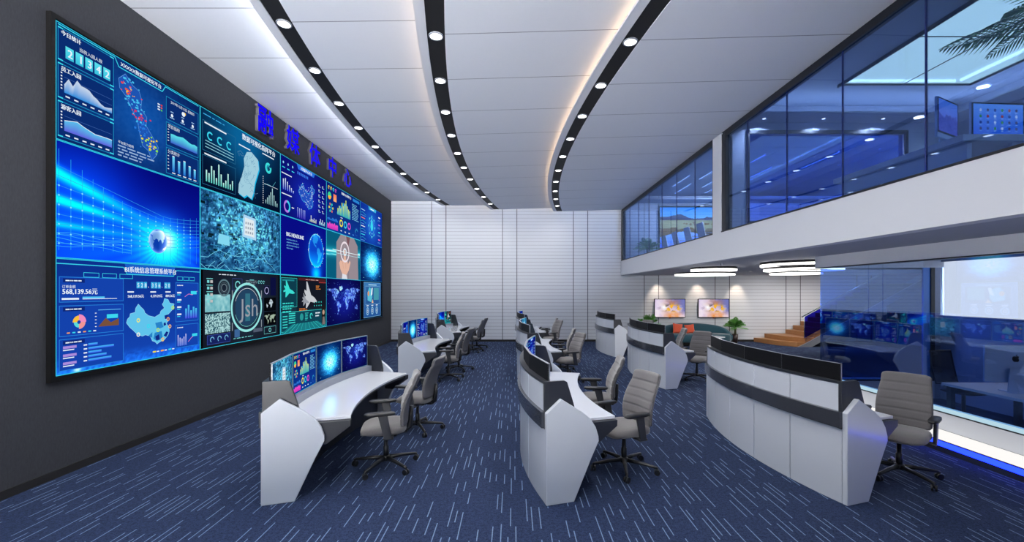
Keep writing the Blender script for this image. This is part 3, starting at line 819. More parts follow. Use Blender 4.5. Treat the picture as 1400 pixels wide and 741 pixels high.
def p_network():
    c = Canvas()
    c.base(lambda U, V: mixf(c8(10, 14, 110), c8(24, 50, 200), .8 * glow(U, V, 8.5, 4, 4, 1.3)), 50, 28)
    c.poly([(5, 9), (5.5, 8.2), (11, 8.2), (11.5, 9)], c8(40, 110, 220), 1.5); c.text('大数据中心平台', 8.2, 8.35, .42, WH, 4, 'c', .03)
    for i in range(7): c.rect(5.2 + i * .55, 7.35, .35, .45, c8(60, 120, 230), 2.5)
    P = china_pts(5.6, 2.1, 5.8, 4.6); c.poly(P, c8(36, 80, 190), 2); c.line(P + P[:1], c8(80, 190, 245), .07, 3)
    r = random.Random(3)
    for k in range(60):
        a, b = r.choice(CHINA), r.choice(CHINA); f = r.random(); x = 5.6 + 5.8 * (a[0] * f + b[0] * (1 - f)); y = 2.1 + 4.6 * (a[1] * f + b[1] * (1 - f))
        c.line([(x, y), (x + r.uniform(-.6, .6), y + r.uniform(-.5, .5))], c8(110, 170, 240), .04, 3.5); c.disc(x, y, .07, WH, 4, 6)
    c.rect(.4, 6.3, 3.0, .14, WH, 3); c.rect(.4, 3.2, 3.0, .14, WH, 3)
    for i in range(3): c.disc(.9 + i * 1.4, 8.0, .2, c8(140, 210, 250), 3, 8); c.rect(.6 + i * 1.4, 7.2, .8, .14, CY, 3)
    c.bars(.6, 3.9, 3.6, 2.0, [.8, .9, .7, .5, .35, .2], c8(70, 110, 230), WH, 3, .6)
    c.ring(2.0, 1.5, .6, .95, c8(180, 120, 230), 90, 300); c.ring(2.0, 1.5, .6, .95, CY, -60, 90); c.rect(3.4, 1.5, .7, .16, WH, 3)
    c.bars(5.0, .4, 3.0, 1.6, [.95, .9, .93, .85, .9], c8(90, 60, 220), c8(170, 190, 250), 3, .7, WH); c.bars(9.4, .4, 2.6, 1.1, [.3, 1, .5, .4, .7, .3, .6], c8(200, 210, 160), WH, 3, .4)
    c.bars(13.0, .4, 2.4, 1.2, [.5, .9, .4, .8, .3, .6], c8(110, 200, 230), WH, 3, .4)
    for j in range(6):
        for i in range(2): c.rect(12.8 + i * 1.5, 2.6 + j * .9, .8, .13, c8(150, 210, 240), 3); c.rect(12.8 + i * 1.5, 2.85 + j * .9, .35, .18, WH, 3)
    c.border(CY, .06)
    return c

def p_headline():
    c = Canvas()
    c.base(lambda U, V: mixf(c8(8, 12, 132), c8(0, 110, 225), np.clip(.8 * glow(U, V, 12, 3.5, 3.2) , 0, 1)) + np.array(c8(0, 200, 240)) * (.9 * glow(U, V, 12, .5, 1.2, 1.3))[..., None], 80, 45)
    c.text('BIG HEADLINE', 1.7, 6.0, .62, WH, 4, 'l', .06)
    for i, s in enumerate(('Lorem ipsum dolor sit', 'consectetur adipiscing elit', 'sed do eiusmod tempor et', 'dolore magna')): c.text(s, 1.8, 5.4 - i * .45, .26, c8(120, 200, 250), 4)
    def gl(U, V):
        x = (U - 12) / 2.9; y = (V - 4.6) / 2.9; rr = x * x + y * y; z = np.sqrt(np.clip(1 - rr, 0, 1))
        lat = np.degrees(np.arcsin(np.clip(y, -1, 1))); lon = np.degrees(np.arctan2(x, z)) - 85
        L = land(lon, lat)
        o = mixf(c8(10, 70, 200), c8(40, 170, 250), L * (.75))
        return o + np.array((.0, .5, .4)) * (np.clip(-y, 0, 1) * .9)[..., None] + np.array((.1, .5, .5)) * (rr ** 6)[..., None] * .6
    vs = []; fs = []; n = 24
    for i in range(n + 1):
        for k in range(48):
            a = 2 * PI * k / 48; r = 2.9 * i / n; vs.append((12 + r * math.cos(a), 4.6 + r * math.sin(a)))
    for i in range(n):
        for k in range(48): fs.append((i * 48 + k, i * 48 + (k + 1) % 48, (i + 1) * 48 + (k + 1) % 48, (i + 1) * 48 + k))
    A = np.array(vs); c._push(vs, 1, fs, np.clip(gl(A[:, 0][:, None], A[:, 1][:, None]).reshape(-1, 3), 0, 1))
    c.ring(12, 4.6, 2.88, 3.0, c8(110, 230, 255), 60, 240, 3, 40)
    r = random.Random(1)
    for k in range(40):
        a = r.uniform(0, 2 * PI); q = r.uniform(2.8, 3.1); c.disc(12 + q * math.cos(a), 4.6 + q * math.sin(a), .07, WH, 3.5, 6)
    c.border(CY, .06)
    return c

JET = [(9.9, 3.3), (8.7, 4.0), (7.0, 4.5), (5.2, 6.9), (4.8, 6.9), (4.9, 5.2), (4.0, 5.5), (3.9, 5.1), (4.6, 4.4), (3.5, 4.0), (3.6, 3.6), (4.7, 3.8), (4.6, 2.2), (5.0, 2.2), (6.7, 3.3), (8.6, 3.1)]
def p_jet():
    c = Canvas()
    c.base(lambda U, V: mixf(c8(20, 24, 36), c8(26, 100, 120), np.clip((4.0 - V) / 4 + (U < 5) * .25, 0, 1)), 40, 30)
    te = c8(60, 220, 210)
    c.frame(.3, 4.0, 4.8, 4.6, te, .05, 2, c8(14, 60, 76))
    c.poly([(.9 + (x - 3.5) * .55, 4.6 + (y - 2.2) * .55 + 1.0) for x, y in JET], te, 3)
    c.scribble(.7, 3.2, 3.6, 1.7, 4, te, 3, 6); c.rect(.6, 8.1, 3.6, .25, c8(30, 130, 140), 3)
    c.poly([(4.2 + x * .78 - 1.2 + 1.5, 1.6 + y * .95) for x, y in JET], c8(196, 200, 206), 3)
    c.poly([(4.5 + (x - 6) * .4 + 3.2, 5.0 + (y - 4.2) * .45) for x, y in JET], c8(150, 155, 165), 3.4)
    c.rect(5.6, 8.3, 10, .4, c8(80, 30, 36), 2); c.scribble(8.0, 8.38, 6, .2, 1, c8(230, 190, 180), 3, 9); c.rect(13.0, 8.0, 2.8, .2, c8(150, 50, 50), 3)
    c.scribble(11.8, 6.8, 1.9, .8, 3, c8(250, 150, 60), 3, 3); c.scribble(5.8, 3.3, 3.0, .5, 2, c8(250, 140, 50), 3, 4)
    for i in range(4): c.disc(11.2 + i * .9, 4.6, .14, te, 3, 6); c.disc(11.2 + i * .9, 4.0, .14, te, 3, 6)
    c.frame(.3, .3, 15.4, 3.0, te, .06, 2, c8(16, 66, 84)); c.poly([(0, 0), (16, 0), (12.5, 1.3), (3.5, 1.3)], c8(26, 120, 130), 3)
    for i in range(9): c.line([(1.0 + i * 1.75, .02), (4.4 + i * .9, 1.3)], te, .05, 3.5)
    for j in range(5):
        c.rect(.7, .9 + j * .42, 1.4, .14, te, 3.2); c.rect(2.5, 1.5 + j * .36, 2.0, .16, te, 3.2)
    c.disc(6.6, 2.3, .6, c8(40, 150, 150), 3.4); c.ring(10.0, 2.3, .3, .5, te, 0, 270, 3.6); c.scribble(7.8, 1.6, 1.2, 1.4, 6, te, 3.6, 2); c.scribble(11.6, 2.0, 1.9, 1.0, 2, WH, 3.6, 2)
    c.rect(14.1, .5, 1.5, 3.4, c8(30, 24, 26), 4); c.disc(14.8, 2.7, .45, c8(190, 150, 130), 4.5); c.poly([(14.25, .5), (15.5, .5), (15.2, 1.9), (14.5, 1.9)], c8(120, 110, 110), 4.5)
    c.border(CY, .06)
    return c

def p_charts():
    c = Canvas()
    c.base(lambda U, V: mixf(c8(14, 60, 150), c8(10, 30, 110), V / 9), 20, 12)
    for i, k in enumerate((c8(230, 200, 60), c8(240, 220, 90), CY, c8(220, 90, 200))): c.ring(1.0 + i * .95, 8.1, .16, .34, k, 0, 300, 3, 14)
    c.ring(1.3, 6.6, 0, .7, c8(60, 210, 150), 0, 200, 3); c.ring(1.3, 6.6, 0, .7, c8(250, 180, 60), 200, 360, 3)
    c.rect(2.9, 5.9, 1.3, 1.4, c8(250, 180, 120), 3, c8(250, 120, 90)); c.rect(4.4, 8.0, .01, .01, WH)
    c.text('数据中心管理平台', 6.4, 8.1, .42, WH, bold=.03); c.rect(12, 8.0, 3.6, .6, c8(40, 130, 210), 2)
    for a in range(6):
        q = R(60 * a); c.disc(1.9 + .75 * math.cos(q), 4.4 + .75 * math.sin(q), .24, (c8(240, 220, 60), c8(60, 220, 200), c8(240, 120, 90))[a % 3], 3, 10); c.line([(1.9, 4.4), (1.9 + .75 * math.cos(q), 4.4 + .75 * math.sin(q))], CY, .06)
    c.area(4.4, 3.7, 6.4, 3.4, [.1, .35, .6, .5, .85, .7, .95, .6, .5, .3], c8(30, 120, 200), c8(40, 160, 220), 2)
    c.bars(4.5, 3.7, 6.2, 3.6, [.35, .5, .4, .75, .6, .8, 1.0, .7, .55, .5], c8(60, 200, 160), c8(220, 230, 60), 3, .45)
    c.scribble(11.6, 3.9, 3.6, 3.6, 10, c8(120, 200, 235), 3, 3)
    c.area(.4, .4, 4.4, 1.4, [.7, .5, .9, .6, .8, .65, .95, .6, .8, .7], c8(200, 50, 180), c8(240, 80, 200)); c.area(.4, 2.0, 4.4, .9, [.3, .5, .2, .7, .4, .8, .3], c8(30, 90, 190), c8(50, 130, 220))
    for i, k in enumerate((c8(240, 230, 70), c8(60, 210, 240), c8(230, 80, 210))):
        c.ring(6.3 + i * 1.9, 2.2, .45, .75, k, layer=3, n=24); c.rect(6.0 + i * 1.9, .6, .6, .2, WH, 3)
    c.rect(6, 3.25, 1, .12, WH, 3); c.ring(14, 1.6, .5, .6, CY, 20, 200); c.ring(14, 1.6, .8, .85, c8(60, 120, 220), 0, 300); c.rect(11.8, .6, .8, .2, c8(70, 140, 230), 3)
    c.border(CY, .06)
    return c

def p_touch():
    c = Canvas()
    def fn(U, V):
        b = mixf(c8(8, 92, 124), c8(30, 170, 190), np.exp(-((V - (5.4 + .05 * (U - 8))) / .9) ** 2))
        b = b + .75 * np.exp(-((V - (5.5 + .04 * (U - 8))) / .14) ** 2)[..., None] + .45 * np.exp(-((V - (4.9 + .05 * (U - 8))) / .1) ** 2)[..., None]
        return b
    c.base(fn, 60, 50)
    c.poly([(4.2, 0), (4.2, 7.2), (6.2, 9), (12.6, 9), (14.6, 7.5), (15, 0)], c8(150, 138, 146), 2)
    c.poly([(8.6, 9), (9.6, 6.6), (10.6, 9)], c8(120, 84, 92), 2.4); c.line([(9.6, 6.6), (9.9, 0)], c8(110, 98, 108), .12, 2.4); c.line([(8.4, 9), (7.4, 5.5), (9.4, 3)], c8(176, 164, 172), .14, 2.4)
    c.poly([(5.4, 3.2), (5.9, 2.0), (6.8, 1.0), (8.6, .8), (9.9, 1.9), (10.8, 3.6), (10.4, 4.0), (9.5, 3.2), (9.2, 3.9), (8.6, 3.9), (8.2, 6.0), (7.6, 6.0), (7.4, 3.9), (6.8, 4.1), (6.5, 3.5), (6.0, 3.8)], c8(226, 180, 160), 3)
    c.poly([(6.6, 0), (6.8, 1.1), (8.8, .9), (9.2, 0)], c8(222, 222, 230), 3.2)
    c.line([(6.9, 3.5), (7.3, 2.2)], c8(180, 130, 112), .08, 3.5); c.line([(8.4, 3.6), (8.5, 2.2)], c8(180, 130, 112), .08, 3.5)
    c.ring(8.0, 5.6, 1.75, 2.15, c8(236, 222, 230), layer=4, n=40); c.ring(8.0, 5.6, .5, .8, WH, layer=4, n=24)
    c.rect(2.5, 5.55, 13.2, .12, c8(230, 250, 255), 4.4); c.rect(4, 5.0, 11.7, .07, c8(190, 240, 250), 4.4)
    c.border(CY, .06)
    return c

def p_world():
    c = Canvas()
    def fn(U, V):
        L = land((U - 8) * 22.5, (V - 4.1) * 24) * 1.0
        n = vnoise(U / 16, V / 9, 60, 34, 41, 2)
        b = mixf(c8(6, 6, 60), c8(20, 30, 150), glow(U, V, 8, 4.5, 4, 1.6))
        return b + np.array(c8(120, 170, 235)) * (L * np.clip(n * 2.0 - .55, 0, 1) * 1.1)[..., None] + np.array(c8(130, 190, 255)) * (L * .9 * glow(U, V, 5.8, 7, 1.0))[..., None]
    c.base(fn, 130, 74)
    r = random.Random(5)
    for k in range(50): c.disc(r.uniform(.5, 15.5), r.uniform(.5, 8.5), .05, c8(100, 150, 250), 2, 6)
    for k in range(14):
        a = (r.uniform(2, 14), r.uniform(3, 7)); b = (r.uniform(2, 14), r.uniform(3, 7)); m_ = ((a[0] + b[0]) / 2, (a[1] + b[1]) / 2 + .8)
        c.line([a, m_, b], c8(60, 110, 220), .03, 2)
    c.border(c8(40, 150, 200), .05)
    return c

def p_tech():
    c = Canvas()
    c.base(lambda U, V: mixf(c8(14, 46, 150), c8(30, 110, 220), glow(U, V, 8, 4.5, 4, 1.2)), 40, 24)
    c.poly([(5.5, 9), (6, 8.2), (11, 8.2), (11.5, 9)], c8(60, 180, 220), 1.5); c.rect(7, 8.4, 2.6, .25, WH, 3)
    c.poly([(8, 6.7), (8.7, 5.2), (9.0, 4.2), (8.6, 3.5), (8, 3.2), (7.4, 3.5), (7.0, 4.2), (7.3, 5.2)], CY, 3); c.ring(8, 4.2, 1.6, 1.7, c8(110, 200, 240)); c.ring(8, 4.2, 2.3, 2.36, c8(110, 200, 240), 30, 330)
    for a in range(8): c.disc(8 + 2.3 * math.cos(R(45 * a)), 4.3 + 2.5 * math.sin(R(45 * a)), .3, c8(80, 220, 230), 3.5, 8)
    for j in range(4):
        c.rect(.6, 7.3 - j * 1.9, 2.6, .18, (c8(150, 200, 240), c8(240, 130, 110), WH, CY)[j], 3); c.line([(.6, 6.6 - j * 1.9), (1.8, 6.8 - j * 1.9), (3.8, 6.4 - j * 1.9)], CY, .06); c.scribble(.6, 5.9 - j * 1.9, 3.4, .4, 1, c8(90, 160, 230), 3, j)
        c.rect(13, 7.3 - j * 1.9, 1.6, .3, (WH, c8(150, 110, 230), CY, c8(230, 110, 200))[j], 3); c.scribble(12.6, 6.4 - j * 1.9, 2.6, .5, 2, c8(90, 160, 230), 3, j + 7)
    c.border(c8(40, 130, 210), .05)
    return c

def p_binary():
    c = Canvas()
    def fn(U, V):
        n = vnoise(U / 16, V / 9, 14, 34, 51, 3); n2 = vnoise(U / 16, V / 9, 50, 60, 52, 2)
        g = glow(U, V, 8.5, 4.2, 3.0, 1.6)
        b = mixf(c8(4, 14, 70), c8(14, 150, 232), np.clip(1.8 * g * (.5 + n) + .15 * n, 0, 1))
        core = glow(U, V, 8.3, 4.1, 2.1, 1.7) * np.clip(n2 * 2.6 - .30, 0, 1.4)
        return b + np.array((.75, 1, 1)) * core[..., None]
    c.base(fn, 110, 90)
    r = random.Random(9)
    for k in range(120):
        x = r.gauss(8.2, 3.5); y = r.gauss(4.5, 2.0)
        if 0 < x < 15.5 and 0.2 < y < 8.5: c.rect(x, y, r.uniform(.05, .7), .06, r.choice([c8(150, 240, 255), c8(40, 170, 230), c8(10, 60, 140)]), 2)
    c.border(c8(30, 140, 200), .05)
    return c

def p_card():
    c = Canvas()
    c.base(lambda U, V: mixf(c8(6, 8, 14), c8(12, 16, 34), V / 9), 8, 4)
    c.rect(2.4, .3, 12.6, 8.4, c8(36, 84, 150), 1, c8(60, 120, 180)); c.frame(2.4, .3, 12.6, 8.4, c8(130, 190, 230), .08, 2); c.frame(3.6, 3.4, 10.6, 4.4, c8(140, 200, 240), .06, 2, c8(24, 60, 120))
    c.poly([(5, 4.4), (7.6, 3.9), (8.4, 5.2), (7.5, 7.2), (6.2, 7.6), (4.9, 6.2)], c8(90, 190, 215), 3); c.disc(5.6, 6.0, .6, c8(220, 150, 110), 3.5); c.poly([(7.2, 5.4), (8.3, 5.8), (8.6, 7.4), (7.9, 7.4)], WH, 3.6)
    c.rect(9.4, 4.4, 4.0, 3.0, c8(70, 150, 170), 3); c.poly([(7.8, 3.7), (8.6, 4.6), (9.2, 3.7)], c8(240, 190, 150), 3.6); c.rect(5.6, 8.0, 6, .25, c8(160, 210, 240), 3)
    for i in range(3):
        c.ring(5.0 + i * 3.4, 1.8, .7, .95, c8(150, 200, 230), layer=3, n=20); c.ring(5.0 + i * 3.4, 1.8, .25, .4, WH, layer=3, n=12); c.rect(4.3 + i * 3.4, 3.0, 1.4, .2, WH, 3)
    c.border(c8(30, 90, 140), .05)
    return c

def p_art(seed=0):
    c = Canvas()
    def fn(U, V):
        a = vnoise(U / 16, V / 9, 5, 4, 61, 4); b = vnoise(U / 16, V / 9, 8, 6, 62, 3); d = vnoise(U / 16, V / 9, 9, 7, 64, 2)
        o = mixf(c8(206, 186, 226), c8(252, 244, 246), a)
        f = np.clip((U - 9) / 6 + (V - 5) / 5 + (b - .5) * 1.2, 0, 1)
        o = o * (1 - f[..., None]) + np.array(c8(112, 120, 190)) * f[..., None]
        f = np.clip(glow(U, V, 9, 7.5, 2.6, 1.5) * 1.3 * a, 0, 1); o = o * (1 - f[..., None]) + np.array(c8(176, 120, 104)) * f[..., None]
        f = np.clip(glow(U, V, 9.5, .6, 2.4, 2.0) * 1.5 * b, 0, 1); o = o * (1 - f[..., None]) + np.array(c8(236, 150, 84)) * f[..., None]
        f = np.clip(glow(U, V, 9.6, 4.6, 1.5, 2.3) * 2.0 * (d > .48), 0, 1); o = o * (1 - f[..., None]) + np.array(c8(240, 176, 44)) * f[..., None]
        f = np.clip(glow(U, V, 8.0, 4.8, 1.3, 2.8) * 1.6 * (b > .6), 0, 1); o = o * (1 - f[..., None]) + np.array(c8(60, 46, 52)) * f[..., None]
        f = np.clip(glow(U, V, 4.8, 5.0, 1.0, 1.3), 0, 1); return o * (1 - f[..., None]) + np.array((1., 1., 1.)) * f[..., None]
    c.base(fn, 80, 45)
    return c

def p_land():
    c = Canvas()
    def fn(U, V):
        h1 = 6.0 + 1.5 * (vnoise(U / 16, V * 0, 6, 1, 71, 4)) + 1.2 * np.exp(-((U - 4.5) / 2.0) ** 2) * .8
        h2 = 5.7 + 1.2 * vnoise(U / 16, V * 0, 9, 1, 72, 3)
        sk = mixf(c8(150, 210, 250), c8(70, 160, 240), np.clip((V - 6) / 3, 0, 1))
        o = np.where((V < h1)[..., None], np.array(c8(84, 84, 110)), sk)
        o = np.where((V < h2 * .98)[..., None], np.array(c8(96, 84, 70)), o)
        n = vnoise(U / 16, V / 9, 12, 16, 73, 4)
        f = mixf(c8(150, 146, 96), c8(204, 200, 150), n)
        o = np.where((V < 6.0 + .2 * n)[..., None], f, o)
        o = np.where(((V < 3.6 + 1.4 * n) & (V > 2.0))[..., None], mixf(c8(84, 80, 46), c8(150, 110, 60), n), o)
        lake = V < 2.9 + .9 * np.sin(U * .45 - .8) * .8
        return np.where(lake[..., None], mixf(c8(70, 120, 240), c8(150, 190, 255), np.clip(V / 3, 0, 1)), o)
    c.base(fn, 110, 80)
    r = random.Random(3)
    for k in range(14):
        x, y = r.uniform(5, 15), r.uniform(4.6, 5.6); c.disc(x, y, r.uniform(.12, .3), c8(120, 84, 40), 1.5, 8)
    return c

def p_wall_mountain():
    c = Canvas()
    def fn(U, V):
        h = 3.2 + 3.5 * vnoise(U / 16, V * 0, 5, 1, 81, 4)
        sk = mixf(c8(150, 140, 220), c8(90, 140, 225), V / 9)
        return np.where((V < h)[..., None], mixf(c8(40, 60, 150), c8(130, 130, 210), vnoise(U / 16, V / 9, 12, 18, 82, 3)), sk)
    c.base(fn, 60, 34)
    return c

def p_icons():
    c = Canvas()
    c.base(lambda U, V: mixf(c8(50, 110, 220), c8(110, 170, 240), V / 9), 20, 12)
    r = random.Random(6)
    for i in range(6):
        for j in range(4):
            k = r.choice([c8(40, 70, 150), c8(200, 60, 60), c8(240, 240, 250), c8(70, 160, 80), c8(90, 80, 120)])
            c.disc(2.3 + i * 2.3, 2.2 + j * 1.7, .42, k, 2, 12); c.rect(1.9 + i * 2.3, 1.45 + j * 1.7, .8, .12, WH, 2)
    c.rect(3, .3, 10, .5, c8(150, 190, 240), 2)
    return c

def pic(k):
    if k not in PIC: PIC[k] = globals()['p_' + k]().mesh('picture_' + k)
    return PIC[k]

def screen_obj(k, w, h, parent, loc, rz=0.0, name='screen', rx=0.0):
    o = bpy.data.objects.new(name, pic(k)); COL.objects.link(o)
    o.parent = parent; o.location = loc; o.rotation_euler = (rx, 0, rz)
    o.scale = (w, w, h / 0.5625)
    return o
# ------------------------------------------------------------------ room shell
YB = 17.06
XL = -4.92
Y0 = -5.0
struct('floor', box(XL - .2, 15.2, Y0, YB + .2, -0.1, 0), M['carpet'])
struct('wall_left', box(XL - .2, XL, Y0, YB + .2, 0, 6.0), M['cloth'])
struct('baseboard_left', box(XL, XL + .018, Y0, YB, 0, .085), M['matteblack'])
struct('wall_back', box(XL, 15.2, YB, YB + .2, 0, 6.0), M['panel'])
struct('baseboard_back', box(XL, 10.1, YB - .018, YB, 0, .085), M['matteblack'])
struct('wall_lobby_right', box(15.0, 15.2, 8.15, YB, 0, 6.0), M['mezzwall'])

# added opening behind the camera, kept left to let fill light onto the ceiling
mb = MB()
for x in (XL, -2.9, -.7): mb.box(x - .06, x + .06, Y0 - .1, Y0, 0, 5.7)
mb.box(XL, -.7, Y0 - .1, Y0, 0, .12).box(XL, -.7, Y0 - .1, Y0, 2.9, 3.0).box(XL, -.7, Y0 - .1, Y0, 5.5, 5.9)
struct('fill_light_opening', mb, M['frame'])
struct('added_light_blocker', box(-.7, -.6, Y0, -2.4, 0, 6.0), M['paint'])  # unseen wall added to shade the right of the ceiling
struct('wall_front_right', box(-.7, 9.3, Y0 - .1, Y0, 0, 6.0), M['paint'])  # unseen wall, closed to keep the fill light off the right side
struct('roof_slab', box(XL - .2, 4.5, Y0 - .1, YB + .2, 6.0, 6.15), M['roof'])

# ---- curved ceiling in four stepped fields with three black light channels
XM = (-3.31, -1.34, 1.18)
def sx(k, y): return XM[k] + 34.5 - math.sqrt(34.5 ** 2 - (y - 10.3) ** 2)
def zz(k, x, y):
    if k == 0: return 5.65
    return (5.47, 5.31, 5.235)[k - 1] + (.012, .028, .028)[k - 1] * (x - sx(k - 1, y))
HW = .115; LIP = .13
NY = 56
ys = [Y0 + (YB - Y0) * i / NY for i in range(NY + 1)]
def ribbon(fa, fb, th):
    """solid ribbon between two edges fa(y), fb(y) -> (x,z)"""
    mb = MB(); vs = []; fs = []
    for y in ys:
        (xa, za), (xb, zb) = fa(y), fb(y)
        vs += [(xa, y, za), (xb, y, zb), (xb, y, zb + th), (xa, y, za + th)]
    for i in range(NY):
        a = i * 4
        for k in range(4): fs.append((a + k, a + (k + 1) % 4, a + 4 + (k + 1) % 4, a + 4 + k))
    fs += [(3, 2, 1, 0), (NY * 4, NY * 4 + 1, NY * 4 + 2, NY * 4 + 3)]
    return mb.add(vs, fs, False)
for k in range(4):
    def fa(y, k=k):
        if k == 0: return (XL, 5.65)
        x = sx(k - 1, y) + HW; return (x, zz(k, x, y))
    def fb(y, k=k):
        x = 4.35 if k == 3 else sx(k, y) - HW - .02
        return (x, zz(k, x, y))
    struct('ceiling', ribbon(fa, fb, .04), M['ceil'])
    if k:
        # pale lip left of the channel, the channel itself, riser behind the cove light
        zl = lambda y, k=k: zz(k, sx(k - 1, y), y)
        struct('ceiling_lip', ribbon(lambda y, k=k: (sx(k - 1, y) - HW - LIP, zl(y)), lambda y, k=k: (sx(k - 1, y) - HW, zl(y)), .03), M['paint'])
        struct('light_channel', ribbon(lambda y, k=k: (sx(k - 1, y) - HW, zl(y) + .012), lambda y, k=k: (sx(k - 1, y) + HW, zl(y) + .012), .02), M['matteblack'])
        struct('ceiling_riser', ribbon(lambda y, k=k: (sx(k - 1, y) - HW - .02, zl(y) + .03), lambda y, k=k: (sx(k - 1, y) - HW, zl(y) + .03), .16), M['paint'])
        struct('cove_light', ribbon(lambda y, k=k: (sx(k - 1, y) - HW - .035, zl(y) + .035), lambda y, k=k: (sx(k - 1, y) - HW - .022, zl(y) + .035), .03), M['led_fill'] if k == 1 else M['led_warm'])  # leftmost strip is added to brighten the ceiling beside it

# ---- mezzanine slab, fascia, atrium glazing
XG = 4.35
struct('floor_mezzanine', box(XG + .16, 15.0, Y0, YB, 2.665, 3.1), M['slab'])
struct('fascia', box(XG - .03, XG + .16, Y0, YB, 2.665, 3.235), M['paint'])
struct('trim_1', box(XG - .035, XG + .12, 9.2, YB, 3.235, 3.262), M['frame'])
struct('trim_2', box(XG - .035, XG + .12, Y0, 8.82, 3.235, 3.262), M['frame'])
struct('wall_header', box(XG, XG + .16, Y0, YB, 5.265, 6.0), M['frame'])
struct('post', box(XG - .03, XG + .25, 8.82, 9.2, 3.235, 5.30), M['paint'])
def glazing(name, y_edges, frames):
    w = empty(name); w['kind'] = 'structure'
    fr = MB()
    fr.box(XG - .01, XG + .10, y_edges[0], y_edges[-1], 5.20, 5.268)
    for a, b in frames: fr.box(XG - .02, XG + .12, a, b, 3.262, 5.268)
    fr.build('window_frame', M['frame'], w)
    for a, b in zip(y_edges[:-1], y_edges[1:]):
        MB().box(XG + .02, XG + .036, a + .006, b - .006, 3.262, 5.2).build('window_pane', M['glass_mezz'], w)
        MB().box(XG + .018, XG + .038, b - .006, b + .006, 3.262, 5.2).build('glass_joint', M['joint'], w)
glazing('window_2', [9.2, 10.23, 11.38, 12.5, 13.7, 14.84, 15.95, YB], [(YB - .18, YB), (9.2, 9.24)])
glazing('window_3', [Y0 + .05, -2.4, -1.25, -.1, 1.05, 2.2, 3.35, 4.5, 5.64, 6.79, 7.93, 8.82], [(8.66, 8.82)])

# ---- mezzanine rooms
ZC = 5.85
mb = MB()   # roof with a skylight opening x 6.05..8.5, y -1..7.9
mb.box(XG + .16, 6.05, Y0, 8.95, ZC, ZC + .035).box(8.5, 9.4, Y0, 8.95, ZC, ZC + .035).box(6.05, 8.5, Y0, -1, ZC, ZC + .035).box(6.05, 8.5, 7.9, 8.95, ZC, ZC + .035)
mb.box(XG + .16, 15.2, 8.95, YB + .2, ZC, ZC + .035)
struct('ceiling_mezzanine', mb, M['mezzwall'])
mb = MB()
mb.box(6.03, 6.05, -1, 7.9, ZC - .06, ZC + .05).box(8.5, 8.52, -1, 7.9, ZC - .01, ZC + .02).box(6.05, 8.5, 7.895, 7.91, ZC - .01, ZC + .02)
mb.box(7.213, 7.227, -1, 7.9, ZC - .01, ZC + .0)
for y in (6.39, 4.88, 3.37, 1.86, .35): mb.box(6.05, 8.5, y - .007, y + .007, ZC - .01, ZC)
sk = struct('window_4', mb, M['frame'])
MB().box(6.05, 8.5, -1, 7.9, ZC + .02, ZC + .028).build('skylight_pane', M['glass_clear'], sk)
struct('wall_mezzanine_right', box(9.2, 9.4, Y0, 8.95, 3.1, ZC), M['mezzwall'])
# partition between the two upper rooms with a wide interior window
mb = MB()
mb.box(XG + .16, 4.86, 8.79, 8.95, 3.1, ZC).box(8.12, 9.2, 8.79, 8.95, 3.1, ZC).box(4.86, 8.12, 8.79, 8.95, 3.1, 3.44).box(4.86, 8.12, 8.79, 8.95, 5.30, ZC)
struct('wall_partition', mb, M['mezzwall'])
mb = MB()
mb.box(4.82, 8.16, 8.76, 8.80, 5.27, 5.34).box(4.82, 8.16, 8.76, 8.80, 3.40, 3.47).box(4.82, 4.88, 8.76, 8.80, 3.4, 5.34).box(8.10, 8.16, 8.76, 8.80, 3.4, 5.34)
w5 = struct('window_5', mb, M['frame'])
MB().box(4.88, 8.10, 8.83, 8.845, 3.47, 5.27).build('window_pane', M['glass_blue'], w5)
# dropped soffit with cool cove light round the near upper room
mb = MB().box(XG + .16, 9.2, 8.29, 8.79, 5.5, 5.53).box(8.7, 9.2, Y0, 8.29, 5.5, 5.53)
struct('soffit', mb, M['mezzwall'])
struct('cove_light', MB().box(XG + .2, 8.78, 8.42, 8.46, 5.53, 5.57).box(8.84, 8.88, Y0 + .1, 8.4, 5.53, 5.57), M['led_cool'])
# dropped soffit of the far upper room
struct('soffit', box(XG + .16, 12, 16.3, YB, 5.56, 5.6), M['mezzwall'])

# ---- glazed office on the lower right
XO = 5.73
struct('wall_office_header', MB().box(XO, XO + .12, Y0, 8.06, 2.455, 2.665).box(XO + .12, 8.1, 7.94, 8.06, 2.455, 2.665), M['paint'])
struct('wall_office_sill', MB().box(XO, XO + .12, Y0, 8.06, .161, .40).box(XO + .12, 8.1, 7.96, 8.06, .0, .33), M['paint'])
w6 = empty('window_6'); w6['kind'] = 'structure'
MB().box(XO - .005, XO + .125, Y0, 8.06, .385, .40).box(XO - .005, XO + .125, Y0, 8.06, 2.44, 2.455).build('window_frame', M['frame'], w6)
MB().box(XO - .004, XO + .11, Y0, 8.05, .401, .44).build('sill_light', M['sill_led'], w6)
for a, b in ((-2.5, .9), (.9, 4.4), (4.4, 8.0)):
    MB().box(XO + .05, XO + .062, a + .004, b - .004, .44, 2.44).build('window_pane', M['glass_office'], w6)
w7 = empty('window_7'); w7['kind'] = 'structure'
mb = MB().box(7.83, 7.9, 7.95, 8.03, .33, 2.455).box(XO + .1, 7.9, 7.95, 8.03, .33, .36)
mb.build('window_frame', M['frame'], w7)
MB().box(7.70, 7.83, 7.97, 8.0, .36, 2.455).box(XO + .1, 7.83, 7.965, 8.0, .36, .385).build('blue_trim', M['bar_blue'], w7)
MB().box(XO + .063, 7.70, 7.98, 7.995, .385, 2.42).build('window_pane', M['glass_blue'], w7)
